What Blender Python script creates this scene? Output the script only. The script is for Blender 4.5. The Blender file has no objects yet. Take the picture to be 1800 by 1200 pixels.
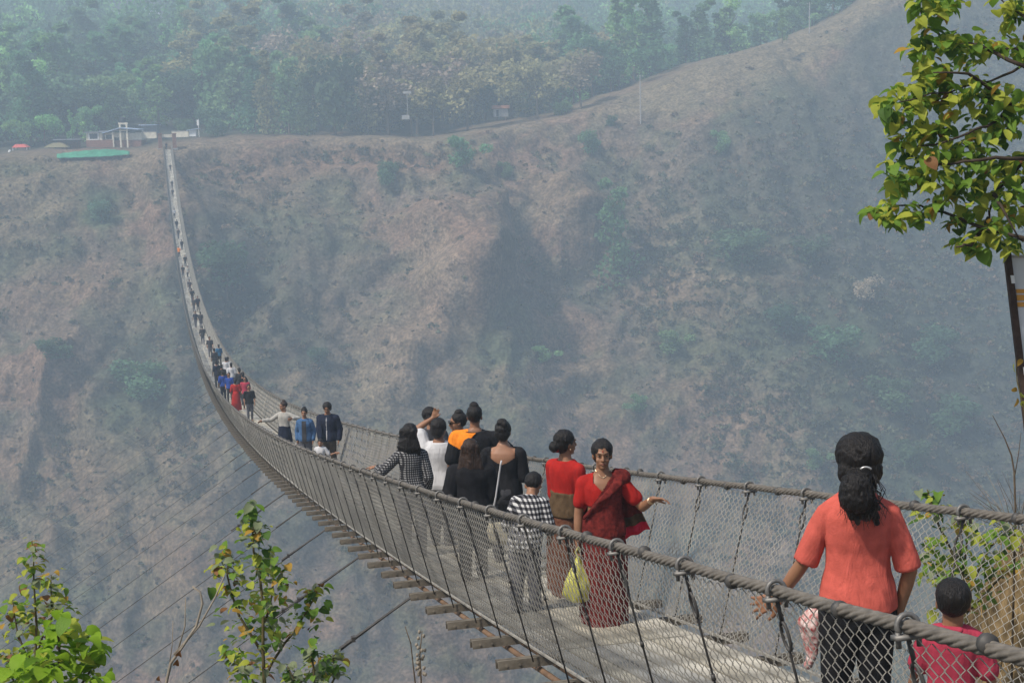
import bpy, math, random
import numpy as np
from mathutils import Vector, Matrix

random.seed(7)
RNG = np.random.default_rng(7)
SC = bpy.context.scene
COL = SC.collection
PI = math.pi

# ------------------------------------------------------------------ camera
F_PX = 2500.0                      # focal length in pixels of an 1800 px wide picture = 50 mm
PITCH, YAW, ROLL = 0.15138, 0.24176, 0.02570
_R0 = Vector((math.cos(YAW), -math.sin(YAW), 0))
CF = Vector((math.sin(YAW) * math.cos(PITCH), math.cos(YAW) * math.cos(PITCH), -math.sin(PITCH)))
_U0 = _R0.cross(CF)
CR = _R0 * math.cos(ROLL) - _U0 * math.sin(ROLL)
CU = _R0 * math.sin(ROLL) + _U0 * math.cos(ROLL)
cam_data = bpy.data.cameras.new('camera')
cam = bpy.data.objects.new('camera', cam_data)
COL.objects.link(cam)
cam_data.lens = 50.0
cam_data.sensor_width = 36.0
cam_data.clip_start = 0.05
cam_data.clip_end = 5000
_m = Matrix((CR, CU, -CF)).transposed().to_4x4()
cam.matrix_world = _m
SC.camera = cam

# ------------------------------------------------------------------ sky, sun, exposure
SUN_TO = Vector((-0.62, -0.22, 0.90)).normalized()
SUN_EL = math.asin(SUN_TO.z)
SUN_AZ = math.atan2(SUN_TO.x, SUN_TO.y)
world = bpy.data.worlds.new('World')
SC.world = world
world.use_nodes = True
wn = world.node_tree.nodes
wl = world.node_tree.links
bg = wn.get('Background')
sky = wn.new('ShaderNodeTexSky')
sky.sky_type = 'NISHITA'
sky.sun_disc = False
sky.sun_elevation = SUN_EL
sky.sun_rotation = SUN_AZ
sky.dust_density = 3.0
sky.air_density = 1.0
wl.new(sky.outputs[0], bg.inputs[0])
bg.inputs[1].default_value = 0.14
sun_d = bpy.data.lights.new('sun', 'SUN')
sun_d.energy = 4.6
sun_d.angle = math.radians(3.0)
sun_d.color = (1.0, 0.93, 0.83)
sun = bpy.data.objects.new('sun', sun_d)
COL.objects.link(sun)
sun.rotation_euler = SUN_TO.to_track_quat('Z', 'Y').to_euler()
SC.view_settings.view_transform = 'Standard'
SC.view_settings.look = 'None'
SC.view_settings.gamma = 1.0
SC.view_settings.use_curve_mapping = False
SC.view_settings.exposure = 0.0
HAZE_DENSITY = 0.00130
SC.cycles.volume_bounces = 3
HAZE_COLOR = (0.665, 0.835, 0.99)

# ------------------------------------------------------------------ helpers
def project(P):
    P = np.asarray(P, float)
    d = P @ np.array(CF)
    return np.stack([900 + F_PX * (P @ np.array(CR)) / d, 600 - F_PX * (P @ np.array(CU)) / d, d], -1)

def at(px, py, depth):
    """world point that lies `depth` metres along the view axis, on the ray through pixel (px,py) of the photograph"""
    return CF * depth + CR * ((px - 900) / F_PX * depth) + CU * ((600 - py) / F_PX * depth)

def _hash(i, j, s):
    n = (i * 374761393 + j * 668265263 + s * 982451653) & 0xffffffff
    n = ((n ^ (n >> 13)) * 1274126177) & 0xffffffff
    return ((n ^ (n >> 16)) & 0xffff) / 65535.0

def vnoise(x, y, s=0):
    x = np.asarray(x, float); y = np.asarray(y, float)
    x, y = np.broadcast_arrays(x, y)
    i = np.floor(x).astype(np.int64); j = np.floor(y).astype(np.int64)
    u = x - i; v = y - j
    u = u * u * u * (u * (u * 6 - 15) + 10); v = v * v * v * (v * (v * 6 - 15) + 10)
    a = _hash(i, j, s); b = _hash(i + 1, j, s); c = _hash(i, j + 1, s); d = _hash(i + 1, j + 1, s)
    return (a * (1 - u) + b * u) * (1 - v) + (c * (1 - u) + d * u) * v

def fbm(x, y, s=0, o=4, g=0.5):
    t = 0; a = 1; n = 0
    for k in range(o):
        t = t + a * vnoise(x * 2 ** k + 13.7 * k, y * 2 ** k - 7.1 * k, s + k); n += a; a *= g
    return t / n

def sstep(a, b, x):
    t = np.clip((np.asarray(x, float) - a) / (b - a), 0, 1)
    return t * t * (3 - 2 * t)

def mesh_from(name, verts, faces, mats=(), smooth=False, mat_idx=None, cols=None):
    me = bpy.data.meshes.new(name)
    verts = np.asarray(verts, np.float32).reshape(-1, 3)
    if isinstance(faces, np.ndarray) and faces.ndim == 2:
        k = faces.shape[1]
        me.vertices.add(len(verts)); me.vertices.foreach_set('co', verts.ravel())
        me.loops.add(faces.size); me.loops.foreach_set('vertex_index', faces.astype(np.int32).ravel())
        me.polygons.add(len(faces))
        me.polygons.foreach_set('loop_start', np.arange(0, faces.size, k, dtype=np.int32))
        me.polygons.foreach_set('loop_total', np.full(len(faces), k, np.int32))
        me.update(calc_edges=True)
    else:
        me.from_pydata(verts.tolist(), [], [tuple(int(i) for i in f) for f in faces])
    for m in mats:
        me.materials.append(m)
    if mat_idx is not None:
        me.polygons.foreach_set('material_index', np.asarray(mat_idx, np.int32))
    if smooth:
        me.polygons.foreach_set('use_smooth', np.ones(len(me.polygons), bool))
    if cols is not None:
        ca = me.color_attributes.new('tint', 'FLOAT_COLOR', 'POINT')
        c4 = np.ones((len(verts), 4), np.float32); c4[:, :3] = cols
        ca.data.foreach_set('color', c4.ravel())
    me.update()
    return me

def link(name, me, parent=None, loc=None, rot=None, scale=None):
    o = bpy.data.objects.new(name, me)
    COL.objects.link(o)
    if parent is not None: o.parent = parent
    if loc is not None: o.location = loc
    if rot is not None: o.rotation_euler = rot
    if scale is not None: o.scale = scale if hasattr(scale, '__len__') else (scale,) * 3
    return o

def thing(name, label, cat, loc=(0, 0, 0), rz=0.0, group=None):
    o = bpy.data.objects.new(name, None); COL.objects.link(o)
    o.empty_display_size = 0.1
    o.location = loc; o.rotation_euler = (0, 0, rz)
    tag(o, label, cat, group)
    return o

def tag(o, label=None, cat=None, group=None, kind=None):
    if label: o['label'] = label
    if cat: o['category'] = cat
    if group: o['group'] = group
    if kind: o['kind'] = kind
    return o

class Geo:
    """collects closed primitives in one vertex/face list"""
    def __init__(s): s.v = []; s.f = []
    def add(s, v, f):
        b = len(s.v); s.v += [tuple(p) for p in v]; s.f += [tuple(i + b for i in q) for q in f]
    def box(s, c, h, R=None):
        c = Vector(c); pts = []
        for x, y, z in ((-1,-1,-1),(1,-1,-1),(1,1,-1),(-1,1,-1),(-1,-1,1),(1,-1,1),(1,1,1),(-1,1,1)):
            p = Vector((x*h[0], y*h[1], z*h[2]))
            if R is not None: p = R @ p
            pts.append(c + p)
        s.add(pts, [(0,3,2,1),(4,5,6,7),(0,1,5,4),(1,2,6,5),(2,3,7,6),(3,0,4,7)])
        return s
    def tube(s, pts, rads, n=6, caps=True):
        pts = [Vector(p) for p in pts]
        if not hasattr(rads, '__len__'): rads = [rads] * len(pts)
        rings = []
        prev = None
        for i, p in enumerate(pts):
            t = (pts[min(i+1, len(pts)-1)] - pts[max(i-1, 0)])
            if t.length < 1e-9: t = Vector((0, 0, 1))
            t.normalize()
            if prev is None:
                a = Vector((0, 0, 1)) if abs(t.z) < 0.9 else Vector((1, 0, 0))
                u = t.cross(a).normalized()
            else:
                u = (prev - t * prev.dot(t)).normalized()
            prev = u; w = t.cross(u)
            rings.append([p + (u * math.cos(2*PI*k/n) + w * math.sin(2*PI*k/n)) * rads[i] for k in range(n)])
        v = [q for r in rings for q in r]; f = []
        for i in range(len(pts) - 1):
            for k in range(n):
                k2 = (k + 1) % n
                f.append((i*n+k, i*n+k2, (i+1)*n+k2, (i+1)*n+k))
        if caps:
            f.append(tuple(range(n))[::-1]); f.append(tuple((len(pts)-1)*n + k for k in range(n)))
        s.add(v, f); return s
    def capsule(s, a, b, ra, rb, n=12):
        a = Vector(a); b = Vector(b); t = b - a
        if t.length < 1e-6: t = Vector((0, 0, 1e-4)); b = a + t
        t = t.normalized()
        pts = []; rr = []
        for k in (88, 60, 30): pts.append(a - t*ra*math.sin(math.radians(k))); rr.append(max(ra*math.cos(math.radians(k)), 1e-4))
        pts.append(a); rr.append(ra); pts.append(b); rr.append(rb)
        for k in (30, 60, 88): pts.append(b + t*rb*math.sin(math.radians(k))); rr.append(max(rb*math.cos(math.radians(k)), 1e-4))
        return s.tube(pts, rr, n)
    def chain(s, pts, rads, n=12):
        for i in range(len(pts) - 1): s.capsule(pts[i], pts[i+1], rads[i], rads[i+1], n)
        return s
    def ell(s, c, r, R=None, nu=18, nv=11):
        c = Vector(c); v = []; f = []
        for j in range(1, nv):
            th = PI * j / nv
            for i in range(nu):
                ph = 2*PI*i/nu
                p = Vector((r[0]*math.sin(th)*math.cos(ph), r[1]*math.sin(th)*math.sin(ph), r[2]*math.cos(th)))
                v.append(c + (R @ p if R is not None else p))
        top = Vector((0,0,r[2])); bot = Vector((0,0,-r[2]))
        v.append(c + (R @ top if R is not None else top)); v.append(c + (R @ bot if R is not None else bot))
        T = len(v) - 2; B = len(v) - 1
        for j in range(nv - 2):
            for i in range(nu):
                i2 = (i+1) % nu
                f.append((j*nu+i, (j+1)*nu+i, (j+1)*nu+i2, j*nu+i2))
        for i in range(nu):
            i2 = (i+1) % nu
            f.append((T, i, i2)); f.append((B, (nv-2)*nu+i2, (nv-2)*nu+i))
        s.add(v, f); return s
    def loft(s, rings, n=28):
        """rings: list of lists of Vectors, same length"""
        n = len(rings[0]); v = [p for r in rings for p in r]; f = []
        for j in range(len(rings) - 1):
            for i in range(n):
                i2 = (i+1) % n
                f.append((j*n+i, j*n+i2, (j+1)*n+i2, (j+1)*n+i))
        f.append(tuple(range(n))[::-1]); f.append(tuple((len(rings)-1)*n+i for i in range(n)))
        s.add(v, f); return s
    def mesh(s, name, mats, smooth=False):
        if not isinstance(mats, (list, tuple)): mats = [mats]
        return mesh_from(name, s.v, s.f, mats, smooth)
    def obj(s, name, mats, parent=None, smooth=False, **kw):
        return link(name, s.mesh(name, mats, smooth), parent, **kw)

# a scratch scene in which voxel remeshes are evaluated, so the big scene is not re-evaluated each time
TMP = bpy.data.scenes.new('scratch')
def remeshed(geo, name, mats, voxel, smooth=3, cut=None, wrinkle=0.0, wfreq=18.0, seed=0):
    me = bpy.data.meshes.new('scratch_mesh'); me.from_pydata(geo.v, [], geo.f)
    o = bpy.data.objects.new('scratch_object', me); TMP.collection.objects.link(o)
    md = o.modifiers.new('r', 'REMESH'); md.mode = 'VOXEL'; md.voxel_size = voxel
    TMP.view_layers[0].update()
    with bpy.context.temp_override(scene=TMP, view_layer=TMP.view_layers[0]): dg = bpy.context.evaluated_depsgraph_get()
    ev = o.evaluated_get(dg); m2 = ev.to_mesh()
    nv = len(m2.vertices); co = np.empty(nv*3, np.float32); m2.vertices.foreach_get('co', co); co = co.reshape(-1, 3).astype(float)
    nf = len(m2.polygons); lt = np.empty(nf, np.int32); m2.polygons.foreach_get('loop_total', lt)
    li = np.empty(len(m2.loops), np.int32); m2.loops.foreach_get('vertex_index', li)
    ed = np.empty(len(m2.edges)*2, np.int32); m2.edges.foreach_get('vertices', ed); ed = ed.reshape(-1, 2)
    no = np.empty(nv*3, np.float32); m2.vertices.foreach_get('normal', no); no = no.reshape(-1, 3)
    ev.to_mesh_clear(); bpy.data.objects.remove(o); bpy.data.meshes.remove(me)
    deg = np.bincount(ed.ravel(), minlength=nv).astype(float)[:, None]; deg[deg == 0] = 1
    for k in range(smooth):
        acc = np.zeros_like(co)
        for a in range(3):
            acc[:, a] = np.bincount(ed[:, 0], co[ed[:, 1], a], nv) + np.bincount(ed[:, 1], co[ed[:, 0], a], nv)
        lam = 0.55 if k % 2 == 0 else -0.30
        co = co + lam * (acc/deg - co)
    if wrinkle:
        w = np.clip(fbm(co[:, 0]*wfreq + co[:, 1]*wfreq*0.7 + seed, co[:, 2]*wfreq*0.45 + co[:, 1]*wfreq*.3, 11+seed, 3) - 0.22, 0, 1)*1.2
        co = co + no * (w * wrinkle)[:, None]
    st = np.concatenate([[0], np.cumsum(lt)])
    faces = [tuple(li[st[i]:st[i+1]]) for i in range(nf)]
    if cut is not None:
        fc = np.array([co[list(q)].mean(0) for q in faces])
        keep = ~cut(fc)
        faces = [q for q, k in zip(faces, keep) if k]
        used = np.unique(np.concatenate([np.array(q) for q in faces])); mp = -np.ones(nv, int); mp[used] = np.arange(len(used))
        co = co[used]; faces = [tuple(mp[list(q)]) for q in faces]
    return mesh_from(name, co, faces, mats if isinstance(mats, (list, tuple)) else [mats], True)

# ------------------------------------------------------------------ materials
MATS = {}
def mat(name, col, rough=0.8, spec=0.3, var=0.15, scale=6.0, metal=0.0, bump=0.0, bscale=40.0, trans=0.0, col2=None, objrand=0.0, attr=False, subs=0.0, fold=0.0, strand=False):
    """procedural material: base colour broken up by two noises, optional bump / translucency"""
    if name in MATS: return MATS[name]
    m = bpy.data.materials.new(name); m.use_nodes = True; MATS[name] = m
    nt = m.node_tree; N = nt.nodes; L = nt.links
    b = N.get('Principled BSDF'); out = N.get('Material Output')
    tc = N.new('ShaderNodeTexCoord')
    nz = N.new('ShaderNodeTexNoise'); nz.inputs['Scale'].default_value = scale; nz.inputs['Detail'].default_value = 5
    L.new(tc.outputs['Object'], nz.inputs['Vector'])
    ramp = N.new('ShaderNodeMapRange'); ramp.inputs['From Min'].default_value = 0.3; ramp.inputs['From Max'].default_value = 0.7
    L.new(nz.outputs['Fac'], ramp.inputs['Value'])
    mx = N.new('ShaderNodeMix'); mx.data_type = 'RGBA'
    c2 = col2 if col2 else tuple(min(1, c*(1+var)) for c in col)
    c1 = col if col2 else tuple(c*(1-var) for c in col)
    mx.inputs['A'].default_value = (*c1, 1); mx.inputs['B'].default_value = (*c2, 1)
    L.new(ramp.outputs[0], mx.inputs['Factor'])
    colsock = mx.outputs['Result']
    if attr:
        at_ = N.new('ShaderNodeAttribute'); at_.attribute_name = 'tint'
        mm = N.new('ShaderNodeMix'); mm.data_type = 'RGBA'; mm.blend_type = 'MULTIPLY'; mm.inputs['Factor'].default_value = 1
        L.new(colsock, mm.inputs['A']); L.new(at_.outputs['Color'], mm.inputs['B']); colsock = mm.outputs['Result']
    if objrand:
        oi = N.new('ShaderNodeObjectInfo'); hs = N.new('ShaderNodeHueSaturation')
        a1 = N.new('ShaderNodeMapRange'); a1.inputs['To Min'].default_value = 0.5 - 0.05*objrand; a1.inputs['To Max'].default_value = 0.5 + 0.04*objrand
        a2 = N.new('ShaderNodeMapRange'); a2.inputs['To Min'].default_value = 1 - 0.45*objrand; a2.inputs['To Max'].default_value = 1 + 0.45*objrand
        L.new(oi.outputs['Random'], a1.inputs['Value'])
        fr = N.new('ShaderNodeMath'); fr.operation = 'FRACT'; mu = N.new('ShaderNodeMath'); mu.operation = 'MULTIPLY'; mu.inputs[1].default_value = 7.31
        L.new(oi.outputs['Random'], mu.inputs[0]); L.new(mu.outputs[0], fr.inputs[0]); L.new(fr.outputs[0], a2.inputs['Value'])
        L.new(colsock, hs.inputs['Color']); L.new(a1.outputs[0], hs.inputs['Hue']); L.new(a2.outputs[0], hs.inputs['Value'])
        colsock = hs.outputs['Color']
    L.new(colsock, b.inputs['Base Color'])
    b.inputs['Roughness'].default_value = rough
    b.inputs['Specular IOR Level'].default_value = spec
    b.inputs['Metallic'].default_value = metal
    if subs:
        b.inputs['Subsurface Weight'].default_value = subs; b.inputs['Subsurface Radius'].default_value = (0.01, 0.004, 0.002)
    if bump:
        n2 = N.new('ShaderNodeTexNoise'); n2.inputs['Scale'].default_value = bscale; n2.inputs['Detail'].default_value = 6
        L.new(tc.outputs['Object'], n2.inputs['Vector'])
        bp = N.new('ShaderNodeBump'); bp.inputs['Strength'].default_value = bump; bp.inputs['Distance'].default_value = 0.01
        L.new(n2.outputs['Fac'], bp.inputs['Height']); L.new(bp.outputs[0], b.inputs['Normal'])
    if fold:
        mp_ = N.new('ShaderNodeMapping'); mp_.inputs['Scale'].default_value = (1, 1, .28); L.new(tc.outputs['Object'], mp_.inputs['Vector'])
        n3_ = N.new('ShaderNodeTexNoise'); n3_.inputs['Scale'].default_value = fold; n3_.inputs['Detail'].default_value = 3; n3_.inputs['Distortion'].default_value = 1.2; L.new(mp_.outputs[0], n3_.inputs['Vector'])
        b3 = N.new('ShaderNodeBump'); b3.inputs['Strength'].default_value = 0.5; b3.inputs['Distance'].default_value = 0.03; L.new(n3_.outputs['Fac'], b3.inputs['Height'])
        if bump: L.new(bp.outputs[0], b3.inputs['Normal'])
        L.new(b3.outputs[0], b.inputs['Normal'])
    if strand:
        mp_ = N.new('ShaderNodeMapping'); mp_.inputs['Scale'].default_value = (1, 1, .10); L.new(tc.outputs['Object'], mp_.inputs['Vector'])
        L.new(mp_.outputs[0], nz.inputs['Vector'])
        if bump: L.new(mp_.outputs[0], n2.inputs['Vector'])
    if trans:
        tr = N.new('ShaderNodeBsdfTranslucent'); L.new(colsock, tr.inputs['Color'])
        ms = N.new('ShaderNodeMixShader'); ms.inputs[0].default_value = trans
        L.new(b.outputs[0], ms.inputs[1]); L.new(tr.outputs[0], ms.inputs[2]); L.new(ms.outputs[0], out.inputs['Surface'])
    return m

def plaid_mat(name, c_dark, c_light, freq, c_mid):
    """woven check: two crossing sets of stripes"""
    m = bpy.data.materials.new(name); m.use_nodes = True; MATS[name] = m
    nt = m.node_tree; N = nt.nodes; L = nt.links; b = N.get('Principled BSDF')
    tc = N.new('ShaderNodeTexCoord'); sp = N.new('ShaderNodeSeparateXYZ'); L.new(tc.outputs['Object'], sp.inputs[0])
    ad = N.new('ShaderNodeMath'); ad.operation = 'ADD'; L.new(sp.outputs['X'], ad.inputs[0]); L.new(sp.outputs['Y'], ad.inputs[1])
    outs = []
    for src in (ad.outputs[0], sp.outputs['Z']):
        mu = N.new('ShaderNodeMath'); mu.operation = 'MULTIPLY'; mu.inputs[1].default_value = freq; L.new(src, mu.inputs[0])
        pp = N.new('ShaderNodeMath'); pp.operation = 'FRACT'; L.new(mu.outputs[0], pp.inputs[0])
        gt = N.new('ShaderNodeMath'); gt.operation = 'GREATER_THAN'; gt.inputs[1].default_value = 0.52; L.new(pp.outputs[0], gt.inputs[0])
        outs.append(gt.outputs[0])
    s = N.new('ShaderNodeMath'); s.operation = 'ADD'; L.new(outs[0], s.inputs[0]); L.new(outs[1], s.inputs[1])
    h = N.new('ShaderNodeMath'); h.operation = 'MULTIPLY'; h.inputs[1].default_value = 0.5; L.new(s.outputs[0], h.inputs[0])
    cr = N.new('ShaderNodeValToRGB'); cr.color_ramp.interpolation = 'CONSTANT'
    cr.color_ramp.elements[0].position = 0; cr.color_ramp.elements[0].color = (*c_dark, 1)
    cr.color_ramp.elements[1].position = 0.75; cr.color_ramp.elements[1].color = (*c_light, 1)
    e = cr.color_ramp.elements.new(0.25); e.color = (*c_mid, 1)
    L.new(h.outputs[0], cr.inputs[0]); L.new(cr.outputs[0], b.inputs['Base Color']); b.inputs['Roughness'].default_value = 0.9
    b.inputs['Specular IOR Level'].default_value = 0.15
    return m

def cloth(name, col, var=0.2, scale=14, rough=0.9, col2=None): return mat(name, col, rough, 0.12, var, scale, bump=0.25, bscale=120, col2=col2, fold=11.0)

M_steel = mat('weathered_galvanised_steel', (0.30, 0.285, 0.25), 0.6, 0.4, 0.3, 9, metal=0.25, bump=0.2, bscale=60)
M_rope = mat('old_steel_wire_rope', (0.145, 0.13, 0.11), 0.65, 0.4, 0.3, 25, metal=0.2)
M_clamp = mat('dull_clamp_steel', (0.16, 0.155, 0.145), 0.55, 0.5, 0.25, 30, metal=0.4)
M_net = mat('galvanised_chain_link_wire', (0.31, 0.295, 0.26), 0.65, 0.3, 0.25, 3, metal=0.1)
M_dark_rod = mat('dark_hanger_rod', (0.075, 0.072, 0.068), 0.6, 0.4, 0.2, 20, metal=0.3)
M_undercable = mat('rust_brown_bearing_cable', (0.16, 0.10, 0.06), 0.7, 0.3, 0.35, 8)
M_deck = [mat('walkway_steel_%s' % n, c, 0.7, 0.3, 0.62, 2.0, metal=0.0, bump=0.4, bscale=25) for n, c in (('pale', (0.38, 0.355, 0.295)), ('buff', (0.31, 0.285, 0.225)), ('grey', (0.26, 0.25, 0.22)))]
M_beam = mat('crossbeam_steel_buff', (0.135, 0.118, 0.092), 0.75, 0.3, 0.4, 12, bump=0.3, bscale=50)
M_skin = mat('brown_skin', (0.25, 0.125, 0.070), 0.5, 0.35, 0.12, 9, subs=0.08)
M_skin_l = mat('light_brown_skin', (0.30, 0.155, 0.092), 0.5, 0.4, 0.08, 9, subs=0.08)
M_hair = mat('black_hair', (0.005, 0.0042, 0.004), 0.5, 0.3, 0.4, 90, bump=1.0, bscale=150, col2=(0.013, 0.0105, 0.0095), strand=True)
M_hair_b = mat('dark_brown_hair', (0.016, 0.009, 0.006), 0.5, 0.3, 0.4, 90, bump=1.0, bscale=150, col2=(0.05, 0.028, 0.018), strand=True)
M_eye = mat('eye_white', (0.17, 0.13, 0.11), 0.45, 0.2, 0.03)
M_iris = mat('dark_iris', (0.012, 0.008, 0.006), 0.2, 0.5, 0.05)
M_lip = mat('lip_brown_red', (0.25, 0.095, 0.062), 0.5, 0.4, 0.1)
M_black = cloth('black_cotton', (0.013, 0.013, 0.015), 0.3)
M_navy = cloth('navy_cloth', (0.014, 0.018, 0.035), 0.3)
M_white = cloth('white_cotton', (0.52, 0.52, 0.53), 0.06)
M_coral = cloth('coral_blouse_cloth', (0.50, 0.10, 0.075), 0.14, 20)
M_pink = cloth('raspberry_polo_cloth', (0.36, 0.040, 0.070), 0.14)
M_red = cloth('bright_red_blouse_cloth', (0.33, 0.016, 0.013), 0.16)
M_sari = cloth('dark_red_patterned_sari', (0.060, 0.008, 0.008), 0.1, 34, col2=(0.17, 0.022, 0.018))
M_sari2 = cloth('brown_red_sari_skirt', (0.085, 0.028, 0.018), 0.1, 22, col2=(0.16, 0.075, 0.045))
M_border = cloth('red_sari_border', (0.55, 0.02, 0.05), 0.15)
M_olive = cloth('olive_brown_sash', (0.085, 0.055, 0.03), 0.3)
M_orange = cloth('orange_cloth', (0.75, 0.22, 0.02), 0.1)
M_grey = cloth('pale_grey_knit', (0.36, 0.35, 0.32), 0.12)
M_denim = cloth('blue_denim', (0.055, 0.12, 0.24), 0.25)
M_blue = cloth('royal_blue_cloth', (0.02, 0.06, 0.28), 0.2)
M_teal = cloth('teal_blue_cloth', (0.03, 0.12, 0.22), 0.2)
M_darkgrey = cloth('charcoal_cloth', (0.045, 0.045, 0.05), 0.25)
M_jean = cloth('faded_grey_jeans', (0.10, 0.10, 0.115), 0.25)
M_khaki = cloth('dark_khaki_trousers', (0.07, 0.055, 0.042), 0.25)
M_beige = cloth('beige_bag_cloth', (0.40, 0.36, 0.26), 0.15)
M_plaid_fine = plaid_mat('fine_black_white_check', (0.012, 0.012, 0.014), (0.30, 0.30, 0.30), 36, (0.05, 0.05, 0.055))
M_plaid_big = plaid_mat('large_black_white_check', (0.010, 0.010, 0.012), (0.50, 0.50, 0.49), 22, (0.09, 0.09, 0.10))
M_scarf = cloth('red_white_print_cloth', (0.70, 0.64, 0.60), 0.1, 38, col2=(0.32, 0.03, 0.03))
M_yellowbag = mat('yellow_plastic_bag', (0.62, 0.60, 0.13), 0.35, 0.5, 0.12, 8, bump=0.6, bscale=30, trans=0.3)
M_shoe = mat('dark_shoe', (0.03, 0.025, 0.022), 0.6, 0.4, 0.2)
M_gold = mat('gold_bangle', (0.75, 0.55, 0.35), 0.3, 0.5, 0.05, metal=0.9)
M_silver = mat('pale_hair_clip', (0.42, 0.42, 0.41), 0.3, 0.5, 0.05, metal=0.5)

# ------------------------------------------------------------------ bridge geometry (numbers recovered from the photograph)
BX, RAIL_W, BEAM_W = 3.223, 2.016, 1.97
Y0, ZR0, SL, KK, RAIL_H, Y_END = 3.874, -1.592, 0.2024, 0.0006192, 1.187, 327.5
Y_NEAR = -3.0
STEP = math.cos(math.atan(SL * 0.97))
def rail_z(y): t = y - Y0; return ZR0 - SL*t + KK*t*t
def deck_z(y): return rail_z(y) - RAIL_H + 0.06
def bslope(y): return -SL + 2*KK*(y - Y0)

# ------------------------------------------------------------------ ground: far hillside, plateau and forest hill behind it
EDGE_PX = [(-700,330,338),(-200,292,335),(15,278,332),(150,274,331),(250,268,330),(290,258,328),(350,250,330),(480,245,333),(600,242,332),(700,244,328),(780,250,322),(830,236,328),(900,222,335),(1000,204,338),(1100,172,341),(1220,121,346),(1310,92,350),(1400,64,354),(1470,36,357),(1525,5,359),(1600,-38,362),(1700,-85,366),(1850,-150,372),(2200,-250,385),(2900,-330,400)]
_ep = []
for px, py, yy in EDGE_PX:
    d = 300.0
    for _ in range(20):
        p = at(px, py, d); d *= yy / p.y
    _ep.append((p.x, p.y, p.z))
_ep = np.array(_ep)
us = np.concatenate([np.arange(-170, -60, 3.0), np.arange(-60, 235, 0.85), np.arange(235, 420, 4.0)])
ye = np.interp(us, _ep[:, 0], _ep[:, 1]); ze = np.interp(us, _ep[:, 0], _ep[:, 2])
_k = np.exp(-np.linspace(-2, 2, 9)**2); _k /= _k.sum()
ye = np.convolve(np.pad(ye, 4, 'edge'), _k, 'valid'); ze = np.convolve(np.pad(ze, 4, 'edge'), _k, 'valid')
ye = ye + (fbm(us/9.0, us*0, 3, 3) - 0.5)*5; ze = ze + (fbm(us/5.0, us*0+4, 5, 3) - 0.5)*1.0
ss = np.concatenate([np.arange(0, 150, 0.85), np.arange(150, 185, 3.0)])[::-1]      # distance down the slope from the plateau edge
U, S = np.meshgrid(us, ss, indexing='xy')
right = sstep(92, 122, U)
band = np.interp(U, [90, 96, 109, 125, 150, 172, 185], [1.5, 3, 8, 16, 17, 9, 4])
ang = np.radians(np.where(S < 3, 24, 46) + 7*(fbm(U/30, S/40, 21, 2) - 0.5)*2)
ang = ang*(1-right) + right*np.radians(28 + 20*sstep(band*.9, band*1.5 + 8, S))
ang = ang - np.radians(14)*sstep(120, 160, S)
dS = -np.diff(S, axis=0, append=0.0)
run = np.cumsum((np.cos(ang)*dS)[::-1], axis=0)[::-1]; drop = np.cumsum((np.sin(ang)*dS)[::-1], axis=0)[::-1]
YS = ye[None, :] - run; ZS = ze[None, :] - drop
wob = (fbm(U/38, S/34, 31, 3) - 0.5)*46 + 0.45*S*np.sin(U/43 + .8)
grd = 1 - np.abs(2*fbm((U + wob)/27, S/60, 33, 3) - 1)                 # long ribs and gullies running down the slope
d1 = (grd - 0.75)*7.0*sstep(3, 35, S)
grd2 = 1 - np.abs(2*fbm((U + wob*0.6)/13, S/40, 37, 3) - 1)
d2 = (grd2 - 0.75)*5.0*sstep(1, 12, S)
d3 = (fbm(U/9.5, S/8.0, 40, 3) - 0.5)*4.5*sstep(2, 12, S) + (fbm(U/4.5, S/4.5, 41, 4) - 0.5)*2.0*sstep(0, 4, S) + (fbm(U/1.7, S/1.9, 43, 3) - 0.5)*1.0
terr = (fbm(U/60, ZS/3.2 + fbm(U/20, S/20, 47, 2)*1.3, 45, 2) - 0.5)*1.6*sstep(4, 15, S)     # faint terraces, cattle tracks
DISP = d1 + d2 + d3 + terr
# steep bare cliff, deep recess beside it and the spur that swings away from it
def gauss(u0, s0, ru, rs): return np.exp(-((U-u0)/ru)**2 - ((S-s0)/rs)**2)
PX_U = lambda px, yy=318: at(px, 400, yy*1.02).x
uc = PX_U(800); ur = PX_U(905)
cl = sstep(uc-20, uc-6, U)*(1 - sstep(PX_U(868), PX_U(879), U))
DISP += cl*9*(sstep(16, 30, S) - sstep(42, 60, S)) 
DISP -= gauss(ur+2, 36, 7, 13)*5
DISP += gauss(PX_U(990), 30, 14, 12)*7
DISP -= gauss(PX_U(395), 40, 10, 34)*3
DISP -= gauss(PX_U(1150), 40, 18, 25)*6
scarp = sstep(PX_U(470), PX_U(560), U)*(1 - sstep(PX_U(770), PX_U(800), U))
DISP -= scarp*2.6*np.exp(-((S - 6.5)/3.2)**2)*(0.6 + 0.8*fbm(U/6, S/9, 55, 2))
for (pa, sa), (pb, sb), amp, wd in (((805, 40), (625, 74), 4.5, 5.0), ((1020, 24), (1110, 46), 3.5, 5.0), ((260, 20), (120, 60), 3.0, 6.0)):
    ua, ub = PX_U(pa), PX_U(pb); L2 = (ub-ua)**2 + (sb-sa)**2; tt = np.clip(((U-ua)*(ub-ua) + (S-sa)*(sb-sa))/L2, 0, 1)
    dd = np.hypot(U - ua - tt*(ub-ua) + 2.5*(fbm(U/7, S/7, 57, 2) - .5), S - sa - tt*(sb-sa))
    DISP += amp*np.exp(-(dd/wd)**2)
DISP *= (1 - 0.6*right)
DISP *= 0.85
DISP += right*(fbm(U/8, S/8, 51, 4) - 0.5)*3*sstep(8, 30, S)
na = 0.6*np.ones_like(U)
YS = YS - DISP*math.cos(0.75); ZS = ZS + DISP*math.sin(0.75)
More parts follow.
